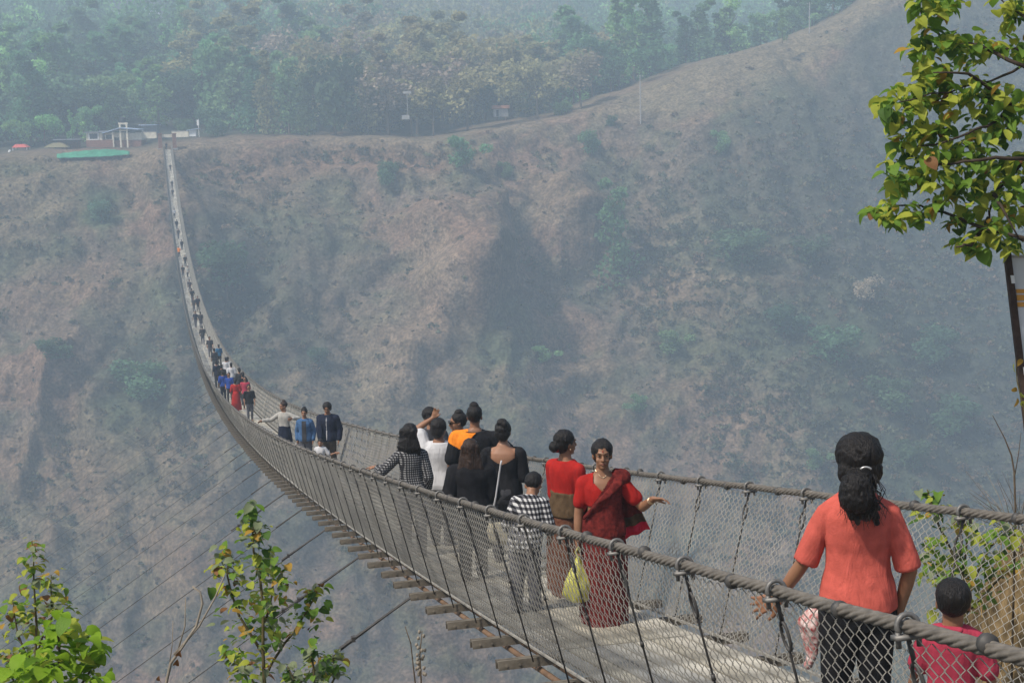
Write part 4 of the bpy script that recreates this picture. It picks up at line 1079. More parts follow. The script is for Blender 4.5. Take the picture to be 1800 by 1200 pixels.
def world_of(info, v):
    r = info['root']; return Vector(r.location) + Matrix.Rotation(r.rotation_euler.z, 3, 'Z') @ Vector(v)

# --- coral blouse woman, seen from behind, at the left rope
def coral_extra(I):
    HP, hs, r = I['HP'], I['hs'], I['root']
    g = Geo(); g.tube([HP(.015 + .022*math.cos(a), -.165, .010 + .014*math.sin(a)) for a in np.linspace(.3, PI-.3, 9)], .0045*hs, 6); g.obj('hair_clip', M_silver, r, True)
    g = Geo(); rp = random.Random(77)
    for k in range(90):
        a = rp.uniform(-1.3, 1.3); b = HP(.06*math.sin(a), -.125 - .05*math.cos(a), rp.uniform(-.06, .0)); d = Vector((rp.uniform(-.05, .06), rp.uniform(-.04, .01), -rp.uniform(.08, .21)))
        c = Vector((rp.uniform(-.03, .03), rp.uniform(-.03, .0), 0)); g.tube([b, b + d*.35 + c, b + d*.7 - c*.5, b + d + c*.6], [.0022, .002, .0016, .0008], 4)
    for k in range(40):
        a = rp.uniform(0, 2*PI); b = HP(.085*math.sin(a), -.03, .04 + .085*math.cos(a)); g.tube([b, b + Vector((math.sin(a)*.02 + rp.uniform(-.02, .02), 0, math.cos(a)*.012 + rp.uniform(-.02, .01)))], [.0012, .0006], 4)
    tag(g.obj('stray_hair', M_hair, r), kind='stuff')
    sh, el, wr, dd = I['J'][-1]
    g = Geo(); ax = (wr - el).normalized(); u = ax.orthogonal().normalized(); v = ax.cross(u); c = wr - ax*.035
    g.tube([c + (u*math.cos(a) + v*math.sin(a))*.031 for a in np.linspace(0, 2*PI, 17)], .0035, 5, False); g.obj('bangle', M_gold, r, True)
    g = Geo(); rp = random.Random(4)
    for k in range(5): 
        x = -.205 - .012*k*(k % 2) ; g.chain([(-.155, .03 + .015*k, .80), (x, .02 + .02*k, .70), (-.19 - .008*k, .03 + .012*k, .56 - .02*k)], [.022, .032, .012], 8)
    link('scarf', remeshed(g, 'scarf', M_scarf, .008, 2, wrinkle=.02, wfreq=30), r)
person('woman in a coral blouse with a black ponytail seen from behind near the bridge end', -.09, 5.95, 1.64, -.40, hk=1.12, build=.88, lh=(-.44, .12, .66), lhint=(.5, -1, -.6), ldir=(-.85, .25, -.45), lnorm=(.2, 1, -.3), curl=(.34, .3), spread=(1.35, 1.),
       rh=(.20, .05, .78), rhint=(.7, -.5, 0), top=(M_coral, .50, .86, .022, .835, None, 1.9, .012), bottom=('trousers', M_black, .012), hair=('full', .115), vox=.006, extra=coral_extra, seed=2, shoes=M_shoe, neck=1.0)
# --- boy in raspberry polo
def polo(I):
    HP, hs, r = I['HP'], I['hs'], I['root']
    g = Geo(); g.chain([HP(-.058, -.01, -.125), HP(-.03, -.062, -.112), HP(.03, -.062, -.112), HP(.058, -.01, -.125)], [.016*hs, .018*hs, .018*hs, .016*hs], 8); g.obj('collar', M_pink, r, True)
person('small boy in a raspberry polo shirt seen from behind beside the coral blouse', -.25, 4.85, 1.08, -.55, hk=1.25, build=.82, top=(M_pink, .47, .7, .014, .825, None, 1.4), bottom=('trousers', M_darkgrey, .012), hair=('short',), vox=.008, seed=5, extra=polo, lh=(-.17, .1, .52), rh=(.2, .08, .5), shoes=M_shoe, stance=.04)
# --- woman in a dark red sari facing the camera
def sari_extra(I):
    HP, hs, r, H, bend, ring = I['HP'], I['hs'], I['root'], I['H'], I['bend'], I['ring']
    # cloth wrapped over the trunk, from the right waist up to the left shoulder (her left = -x)
    g = Geo(); g.loft([ring(z, .022, fold=9, fa=.012) for z in np.linspace(.50, .835, 14)])
    g.capsule(bend((-.05*H, .0, .80*H)), bend((-.10*H, -.004*H, .80*H)), .052*H, .047*H)
    link('sari_wrap', remeshed(g, 'sari_wrap', M_sari, .008, 3, lambda c: (c[:, 2]/H > .755 - c[:, 0]/H*1.45) , wrinkle=.02, wfreq=16, seed=9), r)
    # pleated fold that runs diagonally over the chest to the shoulder and its end falling behind the left arm
    g = Geo()
    for k in range(5):
        o_ = k*.018
        g.chain([bend((.10*H - o_, .065*H, .60*H + o_*.6)), bend((.02*H - o_, .090*H, .70*H + o_*.5)), bend((-.060*H - o_*.7, .070*H, .785*H)), bend((-.078*H - o_*.5, .0, .838*H)), bend((-.085*H - o_*.4, -.055*H, .80*H))], [.012, .014, .014, .014, .012], 6)
    link('sari_pleats', remeshed(g, 'sari_pleats', M_sari, .007, 2, wrinkle=.012, wfreq=25), r)
    rings = []
    for q in np.linspace(0, 1, 14):
        c = Vector((-.13 - .13*q**1.1, -.11 - .05*q, .80*H - .34*H*q)); w = .055 + .070*q; out = []
        for k in range(32):
            a = 2*PI*k/32; u = math.cos(a); out.append(c + Vector((w*u, .012*math.sin(a) + .020*math.sin(u*7 + 3*q)*(.4 + q), -.05*q*u)))
        rings.append(out)
    g = Geo(); g.loft(rings[:10]); g.obj('sari_tail', M_sari, r, True)
    g = Geo(); g.loft(rings[9:12]); g.obj('tail_band', M_olive, r, True); g = Geo(); g.loft(rings[11:]); g.obj('tail_border', M_border, r, True)
    g = Geo(); g.ell(HP(0, .0865, .046), (.005*hs, .003*hs, .006*hs), None, 10, 6); g.obj('forehead_mark', M_red, r, True)
    sh, el, wr, dd = I['J'][-1]; ax = (wr - el).normalized(); u = ax.orthogonal().normalized(); v = ax.cross(u)
    for k in range(3):
        c = wr - ax*(.03 + .012*k); g = Geo(); g.tube([c + (u*math.cos(a) + v*math.sin(a))*.029 for a in np.linspace(0, 2*PI, 15)], .003, 5, False); g.obj('bangle', M_gold, r, True)
    g = Geo(); g.chain([HP(-.06, .0, -.115), HP(-.02, .045, -.165), HP(.0, .05, -.175), HP(.02, .045, -.165), HP(.06, .0, -.115)], [.0035]*5, 6); g.obj('necklace', M_gold, r, True)
I_sari = person('woman in a dark red sari facing the camera with one arm stretched out', .14, 10.7, 1.525, 2.84, lh=(-.40, .20, 1.10), lhint=(-.2, -.5, -1), ldir=(-.9, .3, .02), lnorm=(-.1, .55, -1), curl=(.42, .8), spread=(1.3, .6), rh=(.21, .06, .70), rhint=(.6, -.6, 0), rdir=(.05, .1, -1),
       head=(.06, .04), top=(M_red, .66, .62, .012, .822, lambda c: (c[:, 2] > .745 + np.abs(c[:, 0])*.9) & (np.abs(c[:, 0]) < .052) & (c[:, 1] > .0), 1.1), bottom=('skirt', M_sari, .012, .02), hair=('bun',), vox=.007, face=True, seed=7, extra=sari_extra, build=1.0)
# --- woman in red blouse with a hair bun, turned away
def bun_extra(I):
    HP, hs, r, H, bend, ring = I['HP'], I['hs'], I['root'], I['H'], I['bend'], I['ring']
    g = Geo(); g.tube([HP(.036*math.cos(a), -.100, -.010 + .046*math.sin(a)) for a in np.linspace(0, 2*PI, 15)], .014*hs, 7, False); g.obj('hair_band', M_red, r, True)
    g = Geo(); g.loft([ring(z, .024, fold=8, fa=.02) for z in np.linspace(.50, .64, 7)]); link('sash', remeshed(g, 'sash', M_olive, .010, 3, wrinkle=.02), r)
    for sd in (-1, 1):
        g = Geo(); g.ell(HP(sd*.078, .0, -.042), (.006*hs, .006*hs, .010*hs)); g.obj('earring', M_gold, r, True)
person('woman in a bright red blouse with a red banded hair bun looking away', .32, 12.4, 1.575, -1.0, lh=(-.17, .10, .72), rh=(.17, .1, .72), head=(-.35, .02), top=(M_red, .56, 1.35, .018, .828, None, 1.1), bottom=('skirt', M_sari2, .014, .03), hair=('bun',), vox=.009, face=True, seed=12, extra=bun_extra, build=1.0)
# --- the cluster with their backs turned
person('girl in a fine checked shirt with loose black hair, hand on the rope', -.44, 16.5, 1.65, -.15, build=.84, lh=(-.42, .22, 1.10), lhint=(-.5, -.7, -.6), ldir=(-.8, .45, -.1), lnorm=(0, 0, -1), head=(-.5, .0), top=(M_plaid_fine, .50, 1.6, .022), bottom=('trousers', M_jean, .010), hair=('long', .20), vox=.010, seed=21, shoes=M_shoe, stance=.05)
person('man in a white T-shirt with one arm raised to his head', .10, 17.5, 1.66, -.35, lh=(-.10, .20, 1.64), lhint=(-1, .1, .1), ldir=(.4, .1, .9), lnorm=(0, -1, 0), head=(-.45, -.05), top=(M_white, .47, .62, .030, .825, None, 1.4), bottom=('trousers', M_darkgrey, .014), hair=('full',), vox=.010, build=1.12, seed=22, shoes=M_shoe, stance=-.05)
person('person with a tilted dark head in front of the man in the white T-shirt', .50, 20.2, 1.76, -.15, head=(.5, -.25), top=(M_darkgrey, .48, 1.6, .024), bottom=('trousers', M_jean, .012), hair=('full',), vox=.012, seed=23, shoes=M_shoe)
def shades(I):
    HP, hs, r = I['HP'], I['hs'], I['root']; g = Geo(); g.box(HP(0, .098, .008), (.060*hs, .006*hs, .016*hs), I['Rh'])
    for sd in (-1, 1): g.box(HP(sd*.076, .045, .012), (.003*hs, .055*hs, .005*hs), I['Rh'])
    g.obj('sunglasses', M_iris, r)
person('person in a white shirt and dark sunglasses half hidden by the tall man', .48, 18.1, 1.71, .9, head=(.6, 0), top=(M_white, .48, .6, .022), bottom=('trousers', M_jean, .012), hair=('topknot',), vox=.012, seed=24, extra=shades, shoes=M_shoe, face=True)
def orange_extra(I):
    H, ring, r, bend = I['H'], I['ring'], I['root'], I['bend']
    g = Geo(); g.loft([ring(z, .050) for z in np.linspace(.66, .828, 9)])
    sh = I['J'][-1][0]; el = I['J'][-1][1]; g.capsule(sh, sh + (el-sh)*.5, .036*H+.045, .032*H+.043); g.capsule(bend((-.040*H, -.006*H, .798*H)), sh, .031*H + .032, .033*H + .044)
    link('shoulder_panel', remeshed(g, 'shoulder_panel', M_orange, .010, 3, lambda c: (c[:, 0]/H > .015 - (.83 - c[:, 2]/H)*1.0) | (c[:, 2]/H < .70 + .5*(-.06 - c[:, 0]/H).clip(0, .2))), r)
person('tall man in a black shirt with an orange shoulder panel seen from behind', .42, 16.8, 1.81, -.35, top=(M_black, .47, .8, .026, .83, None, 1.4), bottom=('trousers', M_darkgrey, .014), hair=('topknot',), vox=.010, seed=25, extra=orange_extra, build=1.22, rh=(.30, .25, 1.15), rhint=(.8, -.3, -.5), shoes=M_shoe)
person('girl in black with long loose black hair standing before the tall man', -.22, 14.1, 1.50, -.25, top=(M_black, .44, 1.75, .030), bottom=('trousers', M_black, .014), hair=('long', .27, 'brown'), vox=.010, seed=26, lh=(-.17, .12, .80), rh=(.15, .2, .82), shoes=M_shoe, stance=.05, build=1.15)
person('woman in a black low backed top with her hair pinned up', .42, 15.3, 1.63, -.42, top=(M_black, .47, .95, .018, .825, lambda c: (c[:, 1] < -.01) & (c[:, 2] > .715 + 1.1*np.abs(c[:, 0])**1.3) & (np.abs(c[:, 0]) < .088), 1.1), bottom=('trousers', M_darkgrey, .012), hair=('highbun',), skin=M_skin_l, vox=.009, seed=27, lh=(-.16, .17, .86), lhint=(-1, -.5, 0), rh=(.14, .2, .9), build=1.12, shoes=M_shoe, neck=.92)
person('boy in a large black and white check shirt bending over behind the near rope', -.27, 11.7, 1.27, -.55, hk=1.2, lean=.55, top=(M_plaid_big, .45, 1.3, .026), bottom=('trousers', M_jean, .014), hair=('short',), vox=.010, seed=28, head=(0, -.2), lh=(-.14, .25, .62), rh=(.16, .26, .62), shoes=M_shoe, stance=.06)
# --- family walking towards the camera
person('woman in a pale grey knit top and dark skirt, arm on the near rope', -.17, 38.8, 1.66, 2.75, rh=(.62, .05, 1.14), rhint=(.2, -.5, -.7), rdir=(.8, .0, -.4), lh=(-.30, .22, 1.24), lhint=(-.8, .2, -.3), head=(-.75, 0), top=(M_grey, .585, 1.85, .016), bottom=('skirt', M_navy, .012, .12), hair=('topknot', 'brown'), skin=M_skin_l, vox=.012, face=True, seed=31, shoes=M_shoe)
person('woman in a blue denim jacket walking towards the camera', .07, 35.4, 1.55, 2.85, top=(M_denim, .47, 1.85, .026), bottom=('trousers', M_jean, .012), hair=('topknot',), skin=M_skin_l, vox=.012, face=True, seed=32, shoes=M_shoe, stance=.06,
       extra=lambda I: link('vest', remeshed((lambda g: (g.loft([I['ring'](z, .046) for z in np.linspace(.47, .80, 9)]), g)[1])(Geo()), 'vest', M_darkgrey, .012, 2, lambda c: (np.abs(c[:, 0]) > .055) | (c[:, 1] < 0)), I['root']))
def zip_extra(I):
    H, bend, r = I['H'], I['bend'], I['root']; g = Geo(); g.tube([bend((.0, (torso_at(z)[1] + torso_at(z)[2])*H*1.1 + .030, z*H)) for z in np.linspace(.48, .80, 8)], .011, 6); g.obj('zip', M_white, r)
person('tall man in a dark navy jacket holding a small child by the hand', .46, 33.6, 1.71, 2.75, top=(M_navy, .46, 1.88, .030), bottom=('trousers', M_khaki, .014), hair=('full',), vox=.012, face=True, head=(.1, -.25), seed=33, rh=(.10, .34, .78), rhint=(.8, -.4, 0), extra=zip_extra, build=1.12, shoes=M_shoe, stance=.07)
person('small child in a white shirt reaching up to the hand of the man in navy', -.06, 30.6, 0.98, 2.9, hk=1.22, top=(M_white, .46, .8, .016), bottom=('trousers', M_denim, .010), hair=('short',), skin=M_skin_l, vox=.010, face=True, seed=34, lh=(-.32, -.02, .66), lhint=(0, 0, -1), shoes=M_shoe)
# --- people far along the bridge: shared low detail body, recoloured copies
def low_person(step, arm):
    H = 1.62; parts = []
    g = Geo()
    def ring(z, inf=0, n=16):
        rx, ry, yo = torso_at(z); return [Vector((math.cos(2*PI*k/n)*(rx*H+inf), yo*H + math.sin(2*PI*k/n)*(ry*H+inf), z*H)) for k in range(n)]
    g.loft([ring(r[0]) for r in TORSO])
    g.ell((0, .01, 1.51), (.072, .09, .11), None, 12, 8); g.capsule((0, 0, 1.34), (0, 0, 1.45), .05, .05, 8)
    hips = []
    for sd in (-1, 1):
        an = Vector((sd*.08, sd*step, .05)); kn = Vector((sd*.085, sd*step*.45 + .03, .45)); hp = Vector((sd*.075, 0, .78)); hips.append((hp, kn, an))
        g.chain([hp, kn, an, an + Vector((0, .15, -.02))], [.085, .055, .035, .03], 8)
        sh = Vector((sd*.175, 0, 1.28)); el = Vector((sd*.23, -.05 - sd*arm*.3, 1.02)); wr = Vector((sd*.22, .12 - sd*arm, .84)); g.chain([sh, el, wr, wr + Vector((0, .04, -.12))], [.055, .04, .028, .03], 8)
    body = remeshed(g, 'body', M_skin, .028, 2)
    g = Geo(); g.loft([ring(z, .02) for z in np.linspace(.47, .825, 8)])
    for sd in (-1, 1):
        sh = Vector((sd*.175, 0, 1.28)); el = Vector((sd*.23, -.05 - sd*arm*.3, 1.02)); g.capsule((sd*.1, 0, 1.28), sh, .07, .07, 8); g.capsule(sh, el, .07, .055, 8)
    shirt = remeshed(g, 'shirt', M_white, .028, 2)
    g = Geo(); g.loft([ring(z, .015) for z in (.44, .48, .52, .58)])
    for hp, kn, an in hips: g.chain([hp, kn, an], [.095, .068, .05], 8)
    tro = remeshed(g, 'trousers', M_jean, .028, 2)
    g = Geo(); g.ell((0, -.018, 1.55), (.088, .098, .095), None, 12, 8); g.ell((0, -.06, 1.48), (.08, .06, .10), None, 10, 7)
    hair_ = remeshed(g, 'hair', M_hair, .026, 1)
    return body, shirt, tro, hair_
LOW = [low_person(.10, .12), low_person(-.14, -.10), low_person(.02, .02)]
FAR = [ # head pixel, height, shirt, trousers, away?, label
 (368,592,1.64,M_darkgrey,M_jean,0,'person in dark grey leaning at the right rope half way along the bridge'),
 (384,598,1.60,M_teal,M_darkgrey,1,'person in a teal blue top beside the one in dark grey half way along'),
 (380,634,1.66,M_navy,M_darkgrey,1,'person in dark navy at the rear left of the packed group'),
 (397,628,1.70,M_white,M_darkgrey,1,'taller white shirted person in the packed group'),
 (406,638,1.62,M_white,M_jean,1,'shorter white shirted person in the packed group'),
 (391,652,1.58,M_blue,M_navy,1,'person in royal blue in the packed group'),
 (402,655,1.56,M_blue,M_darkgrey,0,'second person in blue, next to the red dress'),
 (413,666,1.55,M_red,M_red,1,'person in a long red dress in front of the packed group'),
 (426,654,1.66,M_black,M_darkgrey,1,'person in black with loose hair at the front of the packed group'),
 (430,662,1.58,M_pink,M_darkgrey,0,'person with a pink top at the front right of the packed group'),
 (376,612,1.64,M_darkgrey,M_jean,1,'person in dark grey at the rear right of the packed group'),
 (389,640,1.66,M_black,M_darkgrey,1,'person in black between the white shirts and the navy one'),
 (420,642,1.68,M_darkgrey,M_darkgrey,1,'tall person in dark grey behind the pink top'),
 (400,612,1.62,M_grey,M_jean,1,'person in pale grey behind the packed group'),
 (437,676,1.56,M_black,M_jean,0,'person in black at the outer front corner of the packed group'),
 (299,288,1.66,M_darkgrey,M_jean,0,'lone person in charcoal near the far end'),
 (310,386,1.66,M_navy,M_jean,1,'person in navy just below the lone white shirt'),
 (325,448,1.64,M_black,M_darkgrey,0,'person in black above the small high group'),
 (337,506,1.64,M_black,M_jean,1,'person in black above the pair on the rising deck'),
 (355,572,1.66,M_darkgrey,M_jean,1,'person in charcoal between the pairs and the half way walkers'),
 (340,522,1.66,M_darkgrey,M_jean,0,'person in dark clothes walking left of a pair on the rising deck'),
 (347,519,1.66,M_navy,M_darkgrey,0,'person in navy walking right of a pair on the rising deck'),
 (343,546,1.64,M_navy,M_jean,0,'person in navy walking just ahead of the pair on the rising deck'),
 (352,548,1.62,M_darkgrey,M_jean,1,'person in grey walking beside the one just ahead of the pair'),
 (321,466,1.66,M_black,M_jean,0,'person in black in a small group high on the rising deck'),
 (329,467,1.64,M_grey,M_darkgrey,0,'person in pale grey in the small group high on the rising deck'),
 (330,483,1.62,M_grey,M_jean,1,'person in pale grey a little below the small high group'),
 (333,492,1.60,M_darkgrey,M_jean,0,'person in charcoal at the lower end of the small high group'),
 (313,402,1.68,M_darkgrey,M_jean,0,'lone person in dark clothes on the upper deck'),
 (319,422,1.62,M_navy,M_jean,1,'person in navy next to the orange one on the upper deck'),
 (314,432,1.62,M_orange,M_darkgrey,0,'person in an orange top on the upper deck'),
 (306,366,1.66,M_white,M_darkgrey,1,'person in a white shirt alone on the upper deck'),
 (302,317,1.66,M_black,M_darkgrey,0,'person in black in the upper part of the bridge, rear one of two'),
 (303,332,1.64,M_darkgrey,M_jean,0,'person in charcoal in the upper part of the bridge, front one of two'),
 (292,250,1.66,M_navy,M_darkgrey,1,'person in navy stepping onto the bridge at the far end')]
PEOPLE_GRP = 'people far along the bridge'
yy_ = np.concatenate([np.arange(40, 120, .5), np.arange(120, 327, 1.)])
for n, (px, py, H, sm_, tm_, away, lab) in enumerate(FAR):
    best = None
    for hh in (H, H-.06, H+.06, H-.12, H+.12):
        for y in yy_:
            z = deck_z(y) + hh; x = BX
            for _ in range(3):
                p = project([x, y, z]); x += (px - p[0])*p[2]/F_PX
            e = abs(project([x, y, z])[1] - py) + 60*max(0, abs(x - BX) - .5) + 40*abs(hh - H)
            if best is None or e < best[0]: best = (e, x, y, hh)
    e, x, y, hh = best; x = min(max(x, BX - .52), BX + .52)
    r = thing('person', lab, 'person', (x, y, deck_z(y) + .008), (0.1 if away else 2.9) + random.uniform(-.3, .3), PEOPLE_GRP)
    r.scale = (hh/1.62,)*3
    for nm, me, m in zip(('body', 'shirt', 'trousers', 'hair'), LOW[n % 3], (M_skin, sm_, tm_, M_hair)):
        o = link(nm, me, r); o.material_slots[0].link = 'OBJECT'; o.material_slots[0].material = m
    if tm_ is M_red:
        g = Geo(); g.loft([[Vector((rx*math.cos(2*PI*k/16), rx*.85*math.sin(2*PI*k/16), z)) for k in range(16)] for z, rx in ((.08, .27), (.5, .23), (.85, .18), (1.0, .14))]); g.obj('skirt', M_red, r, True)
# --- things people carry
p = world_of(I_sari, I_sari['J'][1][2] + Vector((.0, .03, -.10)))
g = Geo(); rp = random.Random(8); rings = []
for q, rx, ry in ((0, .014, .012), (.06, .03, .025), (.14, .075, .06), (.22, .115, .085), (.30, .125, .09), (.36, .10, .075), (.385, .05, .04)):
    rings.append([Vector((rx*math.cos(a)*(1 + .10*math.sin(5*a + q*20)), ry*math.sin(a)*(1 + .12*math.sin(4*a + q*31)), -q)) for a in np.linspace(0, 2*PI, 33)[:-1]])
g.loft(rings)
bag = thing('carrier_bag', 'yellow plastic carrier bag hanging from the hand of the woman in the dark red sari', 'bag', p, .3)
link('pouch', remeshed(g, 'pouch', M_yellowbag, .008, 2, wrinkle=.022, wfreq=24), bag)
g = Geo(); g.tube([(0, 0, -.02), (-.02, 0, .03), (0, 0, .07), (.02, 0, .03), (0, 0, -.02)], .010, 6, False); g.obj('handle', M_yellowbag, bag, True)
hb = thing('shoulder_bag', 'beige shoulder bag with a white strap beside the girl in black', 'bag', (BX + .02, 13.85, deck_z(13.85) + .40), -.25)
g = Geo(); g.loft([[Vector((rx*math.cos(a), ry*math.sin(a), z)) for a in np.linspace(0, 2*PI, 25)[:-1]] for z, rx, ry in ((0, .09, .03), (.04, .13, .05), (.14, .14, .05), (.20, .125, .035), (.22, .11, .02))]); link('pouch', remeshed(g, 'pouch', M_beige, .010, 2, wrinkle=.012), hb)
g = Geo(); g.tube([(-.11, 0, .20), (-.04, -.02, .50), (.02, -.10, .86), (.03, -.105, .90)], .010, 6); g.obj('strap', M_white, hb, True)
#@@PART4
# ------------------------------------------------------------------ foreground plants
def leaf_mesh(m, L, W, fold, droop, heart=True, seed=0):
    """a single leaf blade with a folded midrib, lying along +y from its stalk"""
    rng_ = random.Random(seed); prof = ((0, .02), (.05, .26), (.20, .46), (.42, .50), (.65, .43), (.84, .25), (.95, .09), (1, .0)) if heart else ((0, .02), (.10, .22), (.32, .42), (.58, .44), (.80, .27), (.94, .09), (1, .0))
    v = []; f = []
    for t, w in prof:
        z = -droop*t*t*L; wob = rng_.uniform(-.04, .04)*L
        y = t*L*(1 - .2*droop*t)
        v += [(-w*W, y - (.05*L if heart and .03 < t < .1 else 0), z + fold*w*W + wob*w), (0, y, z), (w*W, y - (.05*L if heart and .03 < t < .1 else 0), z + fold*w*W - wob*w)]
    for i in range(len(prof) - 1):
        a = 3*i; f += [(a, a+1, a+4, a+3), (a+1, a+2, a+5, a+4)]
    v += [(0, -.35*L, .06*L), (.004, -.35*L, .06*L), (.006, 0, 0)]; n = len(v); f += [(n-3, n-2, n-1, 1)]
    return mesh_from('leaf', v, f, [m], True)
LEAFC = {n: mat('leaf_%s' % n, c, .6, .2, .18, 14, trans=t, col2=c2) for n, c, c2, t in (
    ('green', (.13, .25, .03), (.19, .32, .045), .5), ('deep_green', (.06, .13, .025), (.10, .19, .035), .45), ('yellow_green', (.34, .40, .05), (.44, .47, .07), .5),
    ('lime', (.20, .36, .020), (.30, .46, .04), .5), ('ochre', (.36, .22, .035), (.45, .28, .05), .4), ('brown', (.16, .075, .030), (.24, .12, .05), .3), ('grey_green', (.17, .21, .11), (.26, .30, .17), .4))}
LEAF = {n: [leaf_mesh(m, 1, .82 if k < 2 else .66, fo, dr, k < 2, k) for k, (fo, dr) in enumerate(((.25, .35), (.5, .6), (.35, .2)))] for n, m in LEAFC.items()}
def spray(root, pts, size, palette, n_parts, seed, droop=.7, outward=None):
    """leaves at the given local points; the first n_parts are separate parts, the rest one joined part"""
    rg = random.Random(seed); keys = [k for k, w in palette]; ws = [w for k, w in palette]; V = {}; cnt = 0
    for p, od in pts:
        c = rg.choices(keys, ws)[0]; me = rg.choice(LEAF[c]); sz = size*rg.choice((rg.uniform(.35, .7), rg.uniform(.7, 1.25), rg.uniform(.7, 1.25)))
        a = rg.uniform(0, 2*PI); d = Vector((math.cos(a), math.sin(a), 0)) + Vector(od)*.9; d.z = -droop*rg.uniform(.1, 1.5) + .25
        d.normalize(); up = Vector((rg.uniform(-.5, .5), rg.uniform(-.5, .5), 1)); x = d.cross(up).normalized(); zz = x.cross(d)
        M = Matrix((x, d, zz)).transposed().to_4x4(); M = Matrix.Translation(p) @ M @ Matrix.Scale(sz, 4)
        if cnt < n_parts:
            o = link('leaf', me, root); o.matrix_local = M
        else: V.setdefault(c, []).append((M, me))
        cnt += 1
    for c, lst in V.items():
        vv = []; fc = []; b = 0
        for M, me in lst:
            for q in me.vertices: vv.append(tuple(M @ q.co))
            for q in me.polygons: fc.append(tuple(i + b for i in q.vertices))
            b = len(vv)
        o = link('leaves', mesh_from('leaves', vv, fc, [LEAFC[c]], True), root); tag(o, kind='stuff')
M_twig = mat('grey_twig_bark', (.10, .075, .05), .9, .15, .3, 20, bump=.4, bscale=60)
M_paletwig = mat('pale_dry_twig', (.25, .22, .175), .9, .15, .25, 20)
M_stem = mat('green_brown_stem', (.09, .075, .03), .8, .2, .3, 20)
M_darkwood = mat('dark_branch_bark', (.05, .038, .028), .9, .15, .3, 14, bump=.4, bscale=40)

# the large leafed tree hanging in from the right
TD = 9.0; S2 = 1/2.5
def tp(x, y, dz=0.0): return at(1480 + x*S2, y*S2, TD + dz)
base = at(2080, 640, TD); base.z = -2.6
tree = thing('tree', 'leafy tree with large yellow green leaves reaching in from the upper right', 'tree', base)
loc = lambda p: Vector(p) - base
g = Geo()
g.tube([loc(base) + Vector((0, 0, -.3)), loc(base) + Vector((-.05, .05, 1.3)), loc(at(2050, 250, TD)), loc(at(2010, 60, TD + .1)), loc(at(1960, -160, TD))], [.12, .10, .08, .06, .03], 9)
g.obj('trunk', M_darkwood, tree, True)
BR = [[(1400, 900), (1000, 1090), (800, 1060), (720, 1040)], [(1000, 1090), (600, 995), (430, 930), (300, 900), (130, 930)], [(1330, 380), (1000, 240), (800, 290), (650, 360), (470, 400), (250, 450)], [(1330, 520), (900, 420), (760, 470), (640, 550), (560, 590), (400, 640), (240, 650)],
      [(800, 290), (600, 200), (460, 190), (360, 80), (340, 20)], [(760, 470), (560, 330), (400, 320)], [(1300, 700), (820, 700), (660, 850), (650, 960), (600, 1050)], [(820, 700), (600, 700), (430, 720), (260, 800)], [(1250, 200), (850, 120), (760, 40), (700, 0)], [(650, 960), (560, 1080), (500, 1085)], [(1330, 380), (900, 330), (760, 210), (620, 210)], [(660, 850), (700, 900), (780, 1050)]]
rb = random.Random(14)
for b in BR:
    g = Geo(); n = len(b)
    pts = []
    for i in range(n - 1):
        for t in (0, .33, .66): pts.append(loc(tp(b[i][0]*(1-t) + b[i+1][0]*t + rb.uniform(-8, 8), b[i][1]*(1-t) + b[i+1][1]*t + rb.uniform(-8, 8), .25*math.sin(i + t + n))))
    pts.append(loc(tp(*b[-1], .25*math.sin(n - 1 + n)))); m_ = len(pts)
    g.tube(pts, [.012*(1 - k/m_) + .003 for k in range(m_)], 6); g.obj('branch', M_darkwood, tree, True)
CL = [(370,60,70),(460,30,40),(350,10,50),(380,190,65),(330,210,40),(480,190,60),(600,200,60),(720,220,60),(800,215,50),(400,300,65),(350,345,35),(560,270,60),(440,340,50),(250,430,65),(180,480,45),(210,530,40),(330,440,60),(420,410,60),(300,530,60),(400,570,70),(470,480,45),(540,400,60),(620,400,60),(700,430,60),(590,490,50),(690,490,50),(780,450,50),(250,640,40),(330,620,50),(430,590,50),(600,620,65),(680,600,60),(760,560,50),(520,690,50),(620,700,50),(440,690,60),(350,700,40),(220,760,55),(250,830,45),(300,780,50),(400,800,60),(480,770,50),(620,780,50),(720,760,70),(780,720,50),(760,830,60),(560,830,50),(480,860,50),(200,920,40),(220,980,25),(125,935,22),(290,940,40),(350,970,28),(410,910,35),(580,920,50),(500,990,30),(510,1080,22),(620,1030,55),(610,1090,35),(700,1000,60),(770,960,60),(730,1080,40),(660,1010,40),(720,30,50),(770,50,55),(745,110,20),(700,880,50)]
pts = []
for x, y, r in CL:
    for k in range(int(9 + r/3.0)):
        a = rb.uniform(0, 2*PI); q = r*math.sqrt(rb.random()); pts.append((loc(tp(x + q*math.cos(a), y - 12 + q*math.sin(a), rb.uniform(-.22, .22))), (math.cos(a)*.3, 0, 0)))
rb.shuffle(pts)
pts = pts[:]
for x, y, r in [(900, 120, 90), (980, 420, 100), (950, 700, 110), (900, 900, 90), (1100, 250, 120), (1150, 600, 140), (500, -60, 90), (700, -90, 110), (380, -70, 70), (950, -60, 120)]:
    for k in range(16):
        a = rb.uniform(0, 2*PI); q = r*math.sqrt(rb.random()); pts.append((loc(tp(x + q*math.cos(a), y + q*math.sin(a), rb.uniform(-.4, .4))), (0, 0, 0)))
spray(tree, pts, .092, [('green', 5), ('deep_green', 1.6), ('yellow_green', 5.5), ('ochre', .25), ('brown', .12)], 300, 41)

